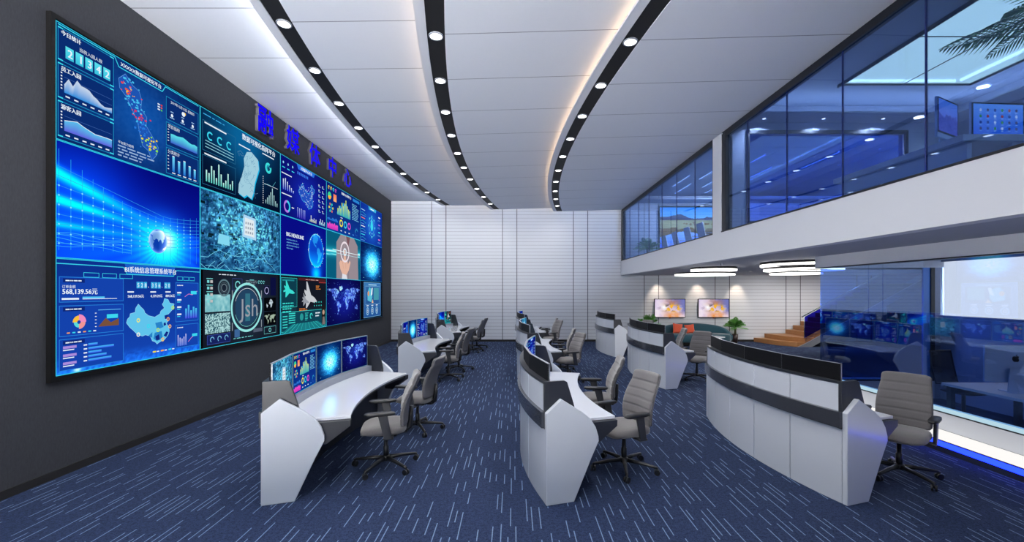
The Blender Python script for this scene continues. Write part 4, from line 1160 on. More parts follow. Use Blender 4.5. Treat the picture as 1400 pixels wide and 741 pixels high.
mb = MB().box(8.0, 8.15, Y0, 8.06, 0, 1.56).box(8.0, 8.15, Y0, 8.06, 2.56, 2.665).box(7.9, 8.0, 7.95, 8.06, 0, 2.665)
struct('wall_right', mb, M['mezzwall'])
w8 = struct('window_8', MB().box(7.99, 8.15, Y0, 8.06, 1.545, 1.56).box(8.02, 8.10, -.2, -.12, 1.56, 2.56), M['paint'])
MB().box(8.06, 8.075, Y0, 7.94, 1.56, 2.56).build('glowing_pane', M['daylight_glow'], w8)  # pane glows by itself in place of daylight behind it
struct('wall_lobby_front', box(8.15, 15.0, 8.06, 8.2, 0, 2.665), M['paint'])
# luminous plinth with blue light line at its foot
pl = struct('plinth', box(5.345, XO, Y0, 8.0, 0, .150), M['dark'])
MB().box(5.345, XO - .01, Y0, 8.0, .150, .160).build('light_panel', M['led_white'], pl)
MB().box(5.33, 5.345, Y0, 8.0, .075, .135).build('blue_light_strip', M['led_blue'], pl)

# ------------------------------------------------------------------ video wall and letters
SF = (4.92 - .035) / 4.92
vw = empty('video_wall', (XL, 10.2, 1.09))
tag(vw, 'giant black framed video wall of fifteen glowing blue displays on the charcoal wall', 'video wall')
CY_ = [v * SF for v in (4.551, 6.65, 8.94, 11.14, 13.60, 15.85)]
RZ_ = [2 + (v - 2) * SF for v in (4.92, 3.643, 2.367, 1.09)]
def rel(p): return (p[0] - XL, p[1] - 10.2, p[2] - 1.09)
mb = MB()
y0, y1, z0, z1 = CY_[0] - .01, CY_[-1] + .01, RZ_[3] - .01, RZ_[0] + .01
for a in ((0, .055, y0 - .045, y0, z0 - .05, z1 + .05), (0, .055, y1, y1 + .045, z0 - .05, z1 + .05), (0, .055, y0, y1, z0 - .05, z0), (0, .055, y0, y1, z1, z1 + .05), (0, .03, y0, y1, z0, z1)):
    mb.box(a[0], a[1], a[2] - 10.2, a[3] - 10.2, a[4] - 1.09, a[5] - 1.09)
mb.build('frame', M['bezel'], vw)
GRID = [['visitors', 'teal', 'network', 'charts', 'tech'],
        ['globe', 'circuit', 'headline', 'touch', 'binary'],
        ['bi', 'hud', 'jet', 'world', 'card']]
for r_ in range(3):
    for c_ in range(5):
        w = CY_[c_ + 1] - CY_[c_]; h = RZ_[r_] - RZ_[r_ + 1]
        screen_obj(GRID[r_][c_], w - .003, h - .003, vw, (.033, (CY_[c_] + CY_[c_ + 1]) / 2 - 10.2, (RZ_[r_] + RZ_[r_ + 1]) / 2 - 1.09), PI / 2, 'display')

sg = empty('wall_letters', (XL, 10.4, 5.13))
tag(sg, 'row of five bright blue Chinese characters mounted above the video wall', 'sign')
for ch, yc in zip('融媒体中心', (8.33, 9.36, 10.39, 11.40, 12.44)):
    cu = bpy.data.curves.new('character', 'FONT'); cu.body = ch; cu.size = .57; cu.extrude = .03; cu.offset = .009
    cu.align_x = 'CENTER'; cu.resolution_u = 3
    o = bpy.data.objects.new('character', cu); COL.objects.link(o); bpy.context.view_layer.update()
    me = bpy.data.meshes.new_from_object(o.evaluated_get(bpy.context.evaluated_depsgraph_get()))
    bpy.data.objects.remove(o); me.materials.clear(); me.materials.append(M['char']); me.materials.append(M['shell'])
    for p in me.polygons: p.material_index = 0 if p.normal.z > .5 else 1
    o = bpy.data.objects.new('character', me); COL.objects.link(o); o.parent = sg
    o.rotation_euler = (PI / 2, 0, PI / 2); o.location = (.031, yc - 10.4, 0)

# ------------------------------------------------------------------ downlights
def ring_profile(r): return [(r * .72, 0), (r, -.006), (r, -.014), (r * .78, -.012), (r * .74, -.004)]
def make_downlight(r=.095, power=DOWN_W, col=(1, .97, .93), spread=150):
    e = empty('downlight')
    mb = MB(); mb.lathe([(r, 0), (r, -.012), (r * .8, -.014), (r * .8, -.002)], n=24); mb.build('trim_ring', M['silver'], e)
    MB().lathe([(r * .8, -.004), (r * .8, -.010), (r * .5, -.0135)], n=24).build('lens', M['led_lens'], e)
    if power:
        l = bpy.data.lights.new('lamp', 'AREA'); l.shape = 'DISK'; l.size = r * 1.4; l.energy = power; l.color = col; l.spread = R(spread)
        lo = bpy.data.objects.new('lamp', l); COL.objects.link(lo); lo.parent = e; lo.location = (0, 0, -.03)
    return e
d0 = None
names = ('left', 'middle', 'right')
order = ['nearest', 'second', 'third', 'fourth', 'fifth', 'sixth', 'seventh', 'eighth', 'ninth', 'tenth', 'eleventh']
for k in range(3):
    for i in range(-4, 10):
        y = 5.5 + 1.163 * i; x = sx(k, y)
        e = make_downlight() if d0 is None else copy_tree(d0)
        if d0 is None: d0 = e
        e.location = (x, y, zz(k + 1, x, y) + .010)
        if i >= 0:
            lab = f'round white downlight, {order[i]} from the camera in the {names[k]} black ceiling channel'
            tag(e, lab, 'ceiling light', 'downlights in the black ceiling channels')
        else:
            tag(e, f'white downlight of the {names[k]} channel, {order[-1 - i]} one overhead before those in view', 'ceiling light', 'downlights overhead behind the view')

# ------------------------------------------------------------------ consoles
T = R(17.3)
def make_console():
    e = empty('control_console')
    seg = 5; gap = .0012
    mb = MB(); ub = MB()
    for i in range(seg):
        a = -T + 2 * T * i / seg + gap; b = -T + 2 * T * (i + 1) / seg - gap
        mb.arcbox(4.66, 4.70, a, b, 0.0, .715, 6)
        ub.arcbox(4.66, 4.70, a, b, .865, 1.125, 6)
    mb.build('front_panel', M['white'], e, bevel=.004)
    ub.build('upper_panel', M['white'], e, bevel=.004)
    MB().arcbox(4.655, 4.735, -T, T, .712, .868, 28).build('dark_band', M['band'], e, bevel=.006)
    MB().arcbox(4.648, 4.706, -T + .004, T - .004, 1.125, 1.148, 28).build('top_ledge', M['dark'], e)
    MB().arcbox(4.6555, 4.6595, -T, T, .1, 1.12, 24).build('core_panel', M['dark'], e)
    MB().arcbox(4.555, 4.653, -T + .01, T - .01, .752, .834, 24).build('monitor_rail', M['grey'], e)
    MB().arcbox(4.45, 4.47, -T + .01, T - .01, .02, .70, 24).build('modesty_panel', M['dark'], e)
    MB().arcbox(3.925, 4.60, -T + .012, T - .012, .722, .752, 30).build('worktop', M['white_top'], e, bevel=.004)
    MB().arcbox(3.95, 4.34, -T + .014, T - .014, .685, .720, 30).build('worktop_underframe', M['dark'], e)
    for s in (-1, 1):
        t = s * T
        ur = Vector((math.cos(t), -math.sin(t), 0))       # inwards (towards the centre)
        base = Vector((4.7 - 4.705 * math.cos(t), 4.705 * math.sin(t), 0))
        out = Vector((math.sin(t), math.cos(t), 0)) * s   # away from the console along the arc
        out = Vector((abs(math.sin(T)) * 1, s * math.cos(T), 0))
        def P(u, z, o=0): return base + ur * u + out * o + Vector((0, 0, z))
        poly = [(0, 0), (.285, 0), (.47, .40), (.548, .553), (.545, .60), (.515, .69), (.46, .775), (.37, .85), (.155, .987), (0, .862)]
        MB().prism([P(u, z, .0) for u, z in poly], out * .05).build('side_panel', M['white'], e, bevel=.008)
        poly = [(.0, .70), (.0, 1.15), (.205, 1.15), (.235, 1.135), (.30, .935), (.335, .80), (.335, .70)]
        MB().prism([P(u, z, -.035) for u, z in poly], out * .034).build('end_cheek', M['dark'], e, bevel=.004)
        poly = [(.42, .72), (.785, .72), (.782, .66), (.56, .50), (.42, .50)]
        MB().prism([P(u, z, -.09) for u, z in poly], out * .085).build('end_bracket', M['dark'], e, bevel=.004)
        poly = [(.36, .02), (.38, .02), (.60, .68), (.36, .68)]
    return e

def make_monitor(k='world'):
    """base at the foot of the housing, picture faces +x"""
    e = empty('monitor')
    W, H = .665, .475
    MB().box(-.022, .0, -W / 2, W / 2, 0, H).build('housing', M['bezel'], e, bevel=.003)
    fr = MB()
    for a in ((-W / 2, W / 2, H - .006, H + .002), (-W / 2, -W / 2 + .006, 0, H), (W / 2 - .006, W / 2, 0, H), (-W / 2, W / 2, 0, .008)):
        fr.box(-.019, .006, a[0], a[1], a[2], a[3])
    fr.build('bezel', M['silver'], e)
    MB().box(-.032, -.020, -.09, .09, .10, .28).build('mount_plate', M['black'], e)
    screen_obj(k, W - .016, H - .016, e, (.002, 0, H / 2), PI / 2)
    return e

PLACE = {}
con0 = None; mon0 = {}
colname = ['left', 'middle', 'right']; rowname = ['front', 'centre', 'rear']
PX = [-2.58, .085, 2.89]; PY = [5.40, 10.12, 14.45]
SHOW = {(0, 0): ['circuit', 'charts', 'binary', 'world'], (0, 1): ['visitors', 'headline', 'binary', 'network'], (0, 2): ['bi', 'headline', 'globe', 'jet'],
        (1, 0): ['charts', 'world', 'tech', 'network'], (1, 1): ['bi', 'charts', 'world', 'circuit'], (1, 2): ['world', 'tech', 'bi', 'headline'],
        (2, 0): ['jet', 'headline', 'world', 'circuit'], (2, 1): ['charts', 'network', 'world', 'binary'], (2, 2): ['headline', 'jet', 'charts', 'bi']}
SAY = {'circuit': 'a cyan circuit board picture', 'charts': 'a blue page of bar charts', 'binary': 'a bright cyan glow', 'world': 'a dark blue world map', 'visitors': 'a visitor dashboard', 'headline': 'a globe and headline', 'network': 'a blue country map dashboard', 'bi': 'a blue data dashboard', 'globe': 'a globe in blue light rays', 'jet': 'a jet fighter diagram', 'tech': 'a light blue technical dashboard'}
what = {0: 'white curved console with four lit screens', 1: 'white curved console with chairs behind it', 2: 'white curved console seen from its panelled front'}
desc = {(0, 0): 'curved white control console nearest the video wall, at the front left',
        (0, 1): 'curved white console in the left column, second behind the front one',
        (0, 2): 'small looking curved white console in the left column, closest to the back wall',
        (1, 0): 'curved white console at the front of the middle column, large pale end panel',
        (1, 1): 'curved white console in the middle column, directly behind the front one',
        (1, 2): 'curved white console in the middle column, farthest back by the slatted wall',
        (2, 0): 'largest looking white panelled console, at the front right before the glass office',
        (2, 1): 'white panelled console in the right column between the front one and the rear one',
        (2, 2): 'white panelled console in the right column, farthest back by the slatted wall'}
nth = ['nearest', 'second', 'third', 'farthest']
for ci in range(3):
    for ri in range(3):
        if con0 is None: con = con0 = make_console()
        else: con = copy_tree(con0)
        con.location = (PX[ci], PY[ri], 0)
        tag(con, desc[ci, ri], 'control desk', 'curved control consoles')
        for q, k in enumerate(SHOW[ci, ri]):
            t = (-T + 2 * T * (q + .5) / 4) * .965
            if k in mon0: mo = copy_tree(mon0[k])
            else: mo = mon0[k] = make_monitor(k)
            r_ = 4.622
            mo.location = (PX[ci] + 4.7 - r_ * math.cos(t), PY[ri] + r_ * math.sin(t), .835)
            mo.rotation_euler = (0, 0, -t)
            if ci == 0: lab = f'{nth[q]} screen on the {rowname[ri]} {colname[ci]} console, showing {SAY[k]}'
            elif ci == 1: lab = f'{nth[q]} thin monitor along the {rowname[ri]} middle console, black backed'
            else: lab = f'{nth[q]} black monitor back standing above the {rowname[ri]} right console'
            tag(mo, lab, 'monitor', 'monitors on the curved consoles')

# ------------------------------------------------------------------ task chairs (front towards -x)
def make_chair():
    e = empty('task_chair')
    # seat
    rings = []
    for z, s in ((.425, .86), (.435, .95), (.455, 1.0), (.485, 1.0), (.505, .96), (.517, .86), (.522, .6), (.523, .2)):
        ring = []
        for k in range(36):
            a = 2 * PI * k / 36; ca, sa = math.cos(a), math.sin(a)
            rr = 1 / (abs(ca) ** 4 + abs(sa) ** 4) ** .25
            x = -.02 + .25 * rr * ca * s; y = .25 * rr * sa * s * (1 - .12 * max(0, -0) )
            zf = z - (.028 * max(0, -x / .25) ** 3 if z > .45 else 0)
            ring.append((x, y, zf))
        rings.append(ring)
    MB().loft(rings).build('seat', M['fabric'], e)
    # backrest
    def spine(s):
        return (.215 + .10 * s + .05 * s * s - .035 * math.sin(PI * min(1, s * 1.25)), .50 + .575 * s)
    def backmesh(off, th, grow, z0=0, z1=1, seams=True):
        rings = []; n = 54
        for i in range(n + 1):
            s = z0 + (z1 - z0) * i / n
            x, z = spine(s)
            hw = (.222 + .018 * math.sin(PI * min(1, s * 1.1 + .1)) - .014 * s) * grow
            e0 = min(s - z0, z1 - s) / .05
            if e0 < 1: f = math.sqrt(max(0, 1 - (1 - e0) ** 2)); hw *= (.80 + .20 * f); t2 = th * max(.25, f)
            else: t2 = th
            if seams:
                for q in (.17, .33, .49, .65, .81): t2 -= .014 * math.exp(-((s - q) / .012) ** 2)
            ring = []
            for k in range(28):
                a = 2 * PI * k / 28; ca, sa = math.cos(a), math.sin(a)
                rr = 1 / (abs(ca) ** 3.2 + abs(sa) ** 3.2) ** (1 / 3.2)
                yy = hw * rr * sa
                ring.append((x + off + t2 * rr * ca - .06 * (yy / .25) ** 2 * .8, yy, z))
            rings.append(ring)
        return MB().loft(rings)
    backmesh(0, .028, 1.0).build('backrest', M['fabric'], e)
    backmesh(.024, .014, 1.03, .015, .985, False).build('back_shell', M['shell'], e)
    # tilt mechanism, spine bracket
    MB().box(-.11, .13, -.09, .09, .375, .425).box(.10, .235, -.05, .05, .385, .42).build('tilt_mechanism', M['black'], e, bevel=.012)
    MB().tube([(.20, 0, .40), (.262, 0, .44), (.275, 0, .55), (.285, 0, .68)], [.03, .032, .03, .02], 10).build('back_bracket', M['black'], e)
    for s in (-1, 1):
        a = MB()
        a.prism([(-.005, s * .262, .40), (.075, s * .262, .40), (.03, s * .275, .665), (-.07, s * .275, .665)], (0, s * .03, 0))
        a.box(-.02, .09, min(s * .08, s * .29), max(s * .08, s * .29), .395, .42)
        arm = a.build('armrest', M['plastic'], e, bevel=.008)
        p = MB().loft([[(-.05 + .16 * (1 / (abs(math.cos(q)) ** 4 + abs(math.sin(q)) ** 4) ** .25) * math.cos(q) * g, s * .285 + .042 * (1 / (abs(math.cos(q)) ** 4 + abs(math.sin(q)) ** 4) ** .25) * math.sin(q) * g, z) for q in [2 * PI * k / 24 for k in range(24)]] for z, g in ((.665, .9), (.672, 1), (.69, 1), (.698, .9))])
        p.build('arm_pad', M['black'], arm)
    MB().lathe([(.03, .10), (.03, .24), (.022, .245), (.022, .38)], n=14).build('gas_lift', M['black'], e)
    b = MB(); b.lathe([(.04, .075), (.048, .09), (.045, .125), (.034, .135)], n=16)
    for k in range(5):
        a = 2 * PI * k / 5 + .35
        c, d = math.cos(a), math.sin(a)
        b.tube([(c * .03, d * .03, .105), (c * .18, d * .18, .098), (c * .34, d * .34, .080), (c * .368, d * .368, .074)], [.026, .021, .016, .013], 8)
    b.build('star_base', M['black'], e)
    for k in range(5):
        a = 2 * PI * k / 5 + .35
        c, d = math.cos(a), math.sin(a)
        w = MB()
        px, py = c * .36, d * .36
        q = a + .9 + k
        ax = Vector((math.cos(q), math.sin(q), 0))
        for s in (-1, 1):
            ctr = Vector((px, py, .030)) + ax * (.016 * s)
            w.tube([ctr - ax * .009, ctr + ax * .009], .030, 14)
        w.tube([(px, py, .03), (px, py, .075)], .011, 8)
        w.build('caster', M['black'], e)
    return e
ch0 = make_chair(); used = [False]
def chair(x, y, rz, label, group='grey task chairs at the consoles'):
    e = ch0 if not used[0] else copy_tree(ch0)
    used[0] = True
    e.location = (x, y, 0); e.rotation_euler = (0, 0, R(rz))
    return tag(e, label, 'office chair', group)
chair(-1.46, 4.86, 14, 'grey office chair, nearer of the two at the front left console')
chair(-1.39, 6.15, -10, 'grey office chair, farther of the two at the front left console')
chair(-1.49, 9.72, 9, 'grey office chair, nearer of the two at the left column second console')
chair(-1.40, 10.85, -10, 'grey office chair, farther of the two at the left column second console')
chair(-1.36, 14.1, 0, 'grey office chair, nearer one at the rear left console by the back wall')
chair(-1.30, 15.1, -10, 'grey office chair, farther one at the rear left console by the back wall')
chair(1.25, 4.80, 24, 'grey office chair with its padded front turned to view, at the front middle console')
chair(1.20, 6.10, -4, 'grey office chair seen edge on, farther one at the front middle console')
chair(1.22, 9.5, 24, 'grey office chair, nearer one at the second middle console')
chair(1.20, 10.8, -4, 'slim looking grey office chair, farther one at the second middle console')
chair(1.22, 13.9, 24, 'grey office chair, nearer one at the rear middle console')
chair(1.20, 15.1, -4, 'grey office chair, farther one at the rear middle console by the slatted wall')
chair(4.20, 4.62, 38, 'grey office chair behind the front right console, beside the glass office')
chair(4.20, 9.72, 45, 'grey office chair facing the camera behind the second right console')
chair(4.02, 10.85, -8, 'slim looking grey office chair behind the second right console, in front of the teal sofa')
chair(4.15, 13.75, 35, 'grey office chair whose top shows behind the rear right console')
# ------------------------------------------------------------------ lounge on the lower right
def make_tv(x, z, w, h, label):
    e = empty('television', (x, YB - .012, z))
    MB().box(-w / 2, w / 2, -.075, -.03, -h / 2, h / 2).build('housing', M['bezel'], e, bevel=.006)
    MB().box(-.2, .2, -.03, 0, -.15, .15).build('wall_bracket', M['black'], e)
    screen_obj('art', w - .05, h - .05, e, (0, -.077, 0))
    MB().box(-.03, .03, -.074, -.05, -h / 2 - .03, -h / 2).build('indicator', M['terracotta'], e)
    return tag(e, label, 'television', 'televisions on the back wall')
make_tv(6.26, 1.345, 1.25, .755, 'left of the two wall televisions with an abstract painterly picture, above the sofa')
make_tv(8.01, 1.345, 1.25, .755, 'right of the two wall televisions with an abstract painterly picture, beside the potted palm')

# sofa: rounded shell back curling round a bench seat
sf = empty('sofa', (6.9, 16.1, 0))
def shell():
    mb = MB(); rings = []
    n = 48
    for i in range(n + 1):
        a = PI * (-.06 + 1.12 * i / n)
        cx_, cy_ = -1.28 * math.cos(a), .0 + .52 * math.sin(a)
        nx, ny = -math.cos(a) * .52, math.sin(a) * 1.28
        l = math.hypot(nx, ny); nx /= l; ny /= l
        hh = .40 + .38 * math.sin(max(0, min(PI, a))) ** .55
        ring = []
        for k in range(16):
            q = 2 * PI * k / 16
            ring.append((cx_ + nx * .11 * math.cos(q) * 1.0, cy_ + ny * .11 * math.cos(q), .16 + (hh - .16) / 2 + (hh - .16) / 2 * (1 if math.sin(q) > 0 else -1) * abs(math.sin(q)) ** .45))
        rings.append(ring)
    return mb.loft(rings)
shell().build('backrest', M['teal'], sf)
def slab(z0, z1, sxx, syy, g=.03):
    rings = []
    for z, s in ((z0, .97), (z0 + g, 1), (z1 - g, 1), (z1, .95)):
        rings.append([(sxx * s * (1 if math.cos(q) > 0 else -1) * abs(math.cos(q)) ** .6, -.12 + syy * s * (1 if math.sin(q) > 0 else -1) * abs(math.sin(q)) ** .6, z) for q in [2 * PI * k / 40 for k in range(40)]])
    return MB().loft(rings)
slab(.14, .42, 1.22, .48, .05).build('seat', M['teal'], sf)
slab(.02, .14, 1.1, .40, .01).build('plinth_base', M['matteblack'], sf)
tag(sf, 'teal upholstered sofa with rounded ends below the two televisions', 'sofa')
def pillow(x, y, z, s, rx, ry, rz, label):
    rings = []
    n = 14
    def pt(u, v, side):
        e_ = (1 - abs(u) ** 3) * (1 - abs(v) ** 3)
        p = 1 - .10 * (1 - abs(u) ** 2) * abs(v) ** 3
        q = 1 - .10 * (1 - abs(v) ** 2) * abs(u) ** 3
        return (u * s / 2 * q, side * .075 * max(0, e_) ** .55, v * s / 2 * p)
    mb = MB(); vs = []; fs = []
    for side in (-1, 1):
        for i in range(n + 1):
            for j in range(n + 1): vs.append(pt(-1 + 2 * i / n, -1 + 2 * j / n, side))
    m_ = (n + 1) ** 2
    for sd in range(2):
        for i in range(n):
            for j in range(n):
                a = sd * m_ + i * (n + 1) + j; fs.append((a, a + 1, a + n + 2, a + n + 1))
    mb.add(vs, fs, True)
    o = mb.build('cushion', M['terracotta'])
    o.location = (x, y, z); o.rotation_euler = (R(rx), R(ry), R(rz))
    return tag(o, label, 'cushion', 'terracotta cushions on the sofa')
pillow(6.26, 16.16, .60, .40, -18, 8, 6, 'larger orange red cushion, left one on the teal sofa')
pillow(6.72, 16.18, .585, .36, -18, -6, -8, 'smaller orange red cushion, right one on the teal sofa')
tb = empty('coffee_table', (6.95, 14.75, 0))
MB().lathe([(.36, .425), (.375, .43), (.375, .445), (.36, .45)], n=36).build('table_top', M['white'], tb)
MB().lathe([(.025, .02), (.02, .425)], n=12).build('stem', M['silver'], tb)
MB().lathe([(.20, 0), (.20, .012), (.03, .025)], n=28).build('foot', M['silver'], tb)
tag(tb, 'small round white coffee table in front of the teal sofa', 'table')

# ---- palms
def frond(mb, base, az, L, lift, droop, nl=18, wl=.22):
    pts = []
    for i in range(nl + 1):
        s = i / nl
        r = L * s * math.cos(lift) ; z = L * (math.sin(lift) * s - droop * s * s)
        pts.append(Vector(base) + Vector((math.cos(az) * r, math.sin(az) * r, z)))
    mb.tube(pts, [.008 * (1 - .7 * i / nl) for i in range(nl + 1)], 5)
    side = Vector((-math.sin(az), math.cos(az), 0))
    for i in range(3, nl + 1):
        s = i / nl
        d = (pts[i] - pts[i - 1]).normalized()
        ll = wl * (math.sin(PI * (s * .85 + .1))) * L
        for sg_ in (-1, 1):
            tip = pts[i] + (side * sg_ * .75 + d * .7 + Vector((0, 0, -.28))).normalized() * ll
            mid = pts[i] + (side * sg_ * .75 + d * .55 + Vector((0, 0, .10))).normalized() * ll * .5
            w = d * (.006 + .010 * L)
            o = len(mb.v)
            th = Vector((0, 0, .003))
            mb.add([pts[i], mid + w, tip, mid - w, pts[i] - th, mid + w - th, tip - th, mid - w - th], [(0, 1, 2, 3), (7, 6, 5, 4), (0, 4, 5, 1), (1, 5, 6, 2), (2, 6, 7, 3), (3, 7, 4, 0)], False)
def palm(loc, H, potr, poth, trunk, L, n, label, seed=1, name='potted_palm', group='potted palms'):
    e = empty(name, loc)
    r = random.Random(seed)
    MB().lathe([(potr * .75, 0), (potr, poth), (potr * .88, poth), (potr * .85, poth - .04)], n=24).build('pot', M['pot'], e)
    MB().lathe([(potr * .84, poth - .05), (potr * .84, poth - .035)], n=20).build('soil', M['matteblack'], e)
    MB().tube([(0, 0, poth - .05), (.01, 0, poth + trunk * .5), (0, .01, poth + trunk)], [.05, .035, .045], 10).build('trunk', M['trunk'], e)
    mb = MB()
    for i in range(n):
        az = i * 2.399 + r.uniform(-.2, .2); lift = R(r.uniform(8, 86)); l_ = L * r.uniform(.8, 1.1)
        frond(mb, (0, 0, poth + trunk - .02), az, l_, lift, r.uniform(.12, .42), 20, .34)
    mb.build('fronds', M['leaf'], e)
    return tag(e, label, 'plant', group)
palm((8.62, 16.5, 0), 1.2, .11, .36, .26, .50, 34, 'potted palm in a tall brown pot, right of the sofa on the lower floor', 2)
palm((5.22, 16.45, 0), 1.3, .13, .36, .36, .52, 34, 'green potted palm left of the televisions, half hidden behind the consoles', 3)
palm((5.14, 16.3, 3.1), 1.2, .12, .30, .25, .55, 30, 'potted palm behind the glass of the far upper room, left of the landscape screen', 4)
palm((6.02, 4.45, 3.1), 2.2, .2, .40, 1.45, 1.0, 40, 'large palm cut by the top right edge of the view, upstairs under the skylight', 5)

# ---- ring pendants
def ring_mesh(r0, r1, z0, z1):
    mb = MB(); n = 64; vs = []; fs = []
    for k in range(n):
        a = 2 * PI * k / n
        for rr, z in ((r0, z0), (r1, z0), (r1, z1), (r0, z1)): vs.append((rr * math.cos(a), rr * math.sin(a), z))
    for k in range(n):
        a = k * 4; b = ((k + 1) % n) * 4
        for j in range(4): fs.append((a + j, a + (j + 1) % 4, b + (j + 1) % 4, b + j))
    return mb.add(vs, fs, True)
def ring_cluster(rings, label):
    x0, y0 = rings[0][0], rings[0][1]
    e = empty('ring_pendant', (x0, y0, 2.665))
    for (x, y, d, z0, z1) in rings:
        o = ring_mesh(d / 2 - .05, d / 2, z0 + (z1 - z0) * .5 - 2.665, z1 - 2.665).build('ring_housing', M['matteblack'], e)
        o.location = (x - x0, y - y0, 0)
        g = ring_mesh(d / 2 - .048, d / 2 - .001, z0 - 2.665, z0 + (z1 - z0) * .5 - 2.665).build('light_ring', M['ring'], e)
        g.location = (x - x0, y - y0, 0)
        w = MB()
        for k in range(3):
            a = 2 * PI * k / 3; w.tube([((d / 2 - .035) * math.cos(a), (d / 2 - .035) * math.sin(a), z1 - 2.665), ((d / 2 - .035) * math.cos(a), (d / 2 - .035) * math.sin(a), 0)], .004, 5)
        w = w.build('hanging_wire', M['silver'], e); w.location = (x - x0, y - y0, 0)
    for dx in (-.25, .25):
        l = bpy.data.lights.new('lamp', 'SPOT'); l.spot_size = R(172); l.spot_blend = .3; l.energy = 70 if len(rings) == 2 else 150; l.color = (1, .96, .91); l.shadow_soft_size = 0
        lo = bpy.data.objects.new('lamp', l); COL.objects.link(lo); lo.parent = e; lo.location = (dx, 0, -.16)
    return tag(e, label, 'pendant light', 'ring pendant lights')
ring_cluster([(5.42, 11.5, 1.15, 2.56, 2.66), (5.17, 11.5, 1.5, 2.44, 2.52)], 'glowing white ring pendant of two hoops under the soffit, left one before the back wall')
ring_cluster([(6.44, 9.4, 1.7, 2.565, 2.66), (6.40, 9.4, 1.5, 2.465, 2.545), (6.25, 9.4, 1.0, 2.385, 2.44)], 'larger glowing white ring pendant of three hoops, close to the office glass corner')

# ---- wall washers and unseen added fill spots in the lounge ceiling, small lights upstairs
for i, (x, yy_) in enumerate(((5.78, 16.62), (7.40, 16.62), (8.95, 16.62), (10.2, 14.8), (12.3, 14.6), (7.6, 13.6))):
    e = empty('spotlight', (x, yy_, 2.663))
    MB().lathe([(.05, 0), (.05, -.01), (.035, -.012)], n=16).build('trim_ring', M['silver'], e)
    MB().lathe([(.034, -.004), (.030, -.012)], n=16).build('lens', M['led_lens'], e)
    l = bpy.data.lights.new('lamp', 'SPOT'); l.energy = 62 if i < 3 else 190; l.spot_size = R(62 if i < 3 else 140); l.spot_blend = .8; l.color = (1, .80, .58) if i < 3 else (1, .94, .88); l.shadow_soft_size = .03
    lo = bpy.data.objects.new('lamp', l); COL.objects.link(lo); lo.parent = e; lo.location = (0, 0, -.04); lo.rotation_euler = (R(24 if i < 3 else 30), 0, 0)
    tag(e, (('left', 'middle', 'right')[i] + ' one of the three spotlights washing the slatted wall with warm light') if i < 3 else ('added fill spotlight in the soffit in front of the staircase foot', 'added fill spotlight in the soffit over the climbing stair flight', 'added fill spotlight in the soffit in front of the teal sofa')[i - 3], 'spotlight', 'wall washing spotlights')
MB().lathe([(.03, 0), (.02, -.03), (.005, -.04)], n=12).build('sprinkler', M['silver']).location = (4.9, 10.0, 2.664)
tag(bpy.data.objects['sprinkler'], 'tiny sprinkler head on the soffit between the two ring pendants', 'sprinkler')
dm = make_downlight(.04, 25)
first = True
spots = [(5.05, 8.55), (6.25, 8.55), (7.45, 8.55), (8.95, 7.3), (8.95, 6.0)]
for i, (x, y) in enumerate(spots):
    e = dm if i == 0 else copy_tree(dm)
    e.location = (x, y, 5.499)
    tag(e, (('first', 'second', 'third')[i] + ' small ceiling spot from the left on the end soffit of the near upper room') if i < 3 else (('farther', 'nearer')[i - 3] + ' small ceiling spot on the right soffit of the near upper room'), 'ceiling light', 'small spots of the upper room')
# linear lights of the far upper room
k = 0
LINES = [(5.77, 13.9), (6.27, 15.0), (6.30, 12.9), (6.9, 14.0), (7.4, 14.9), (7.0, 11.8), (7.9, 13.0), (8.9, 11.6)]
for x, y in sorted(LINES, key=lambda p: p[0] / p[1]):
    e = empty('linear_light', (x, y, ZC))
    MB().box(-.02, .02, 0, 1.5, -.03, 0).build('housing', M['alu'], e)
    MB().box(-.014, .014, .01, 1.49, -.034, -.029).build('diffuser', M['led_line'], e)
    l = bpy.data.lights.new('lamp', 'AREA'); l.shape = 'RECTANGLE'; l.size = .05; l.size_y = 1.45; l.energy = 26; l.color = (.9, .95, 1)
    lo = bpy.data.objects.new('lamp', l); COL.objects.link(lo); lo.parent = e; lo.location = (0, .75, -.04)
    tag(e, 'thin glowing ceiling line light upstairs, ' + order[k] + ' from the left in the far room' if k else 'thin glowing ceiling line light upstairs, leftmost in the far room', 'line light', 'line lights of the far upper room'); k += 1
# ---- staircase
st = empty('staircase', (10.2, 16.2, 0))
n = 11
mb2 = MB()
for i in range(n + 3):
    xa = .12 + .30 * i; xe = xa + .34
    if i == 0: pts = [(.10, -.80, 0), (-.35, -.30, 0), (-.55, .84, 0), (.5, .84, 0), (.5, -.80, 0)]
    elif i == 1: pts = [(.40, -.80, .165), (.02, -.2, .165), (-.12, .84, .165), (.8, .84, .165), (.8, -.80, .165)]
    else: pts = [(xa, -.80, .165 * i), (xa, .84, .165 * i), (xe, .84, .165 * i), (xe, -.80, .165 * i)]
    mb2.prism(pts, (0, 0, .165))
mb2.build('steps', M['timber'], st, bevel=.006)
def stringer(y):
    pts = [(.10, y, 0), (.55, y, 0), (4.35, y, 2.09), (4.35, y, 2.40), (4.0, y, 2.24)]
    pts = [(.10, y, 0), (.60, y, 0), (4.7, y, 2.255), (4.7, y, 2.50), (.40, y, .135)]
    return MB().prism(pts, (0, -.04, 0))
stringer(-.80).build('stringer', M['stringer'], st)
MB().prism([(.30, -.86, .32), (4.6, -.86, 2.69), (4.6, -.86, 3.42), (.30, -.86, 1.08)], (0, -.014, 0)).build('glass_balustrade', M['glass_rail'], st)
MB().tube([(.22, -.867, 1.09), (4.6, -.867, 3.47)], .022, 8).build('handrail', M['steel'], st)
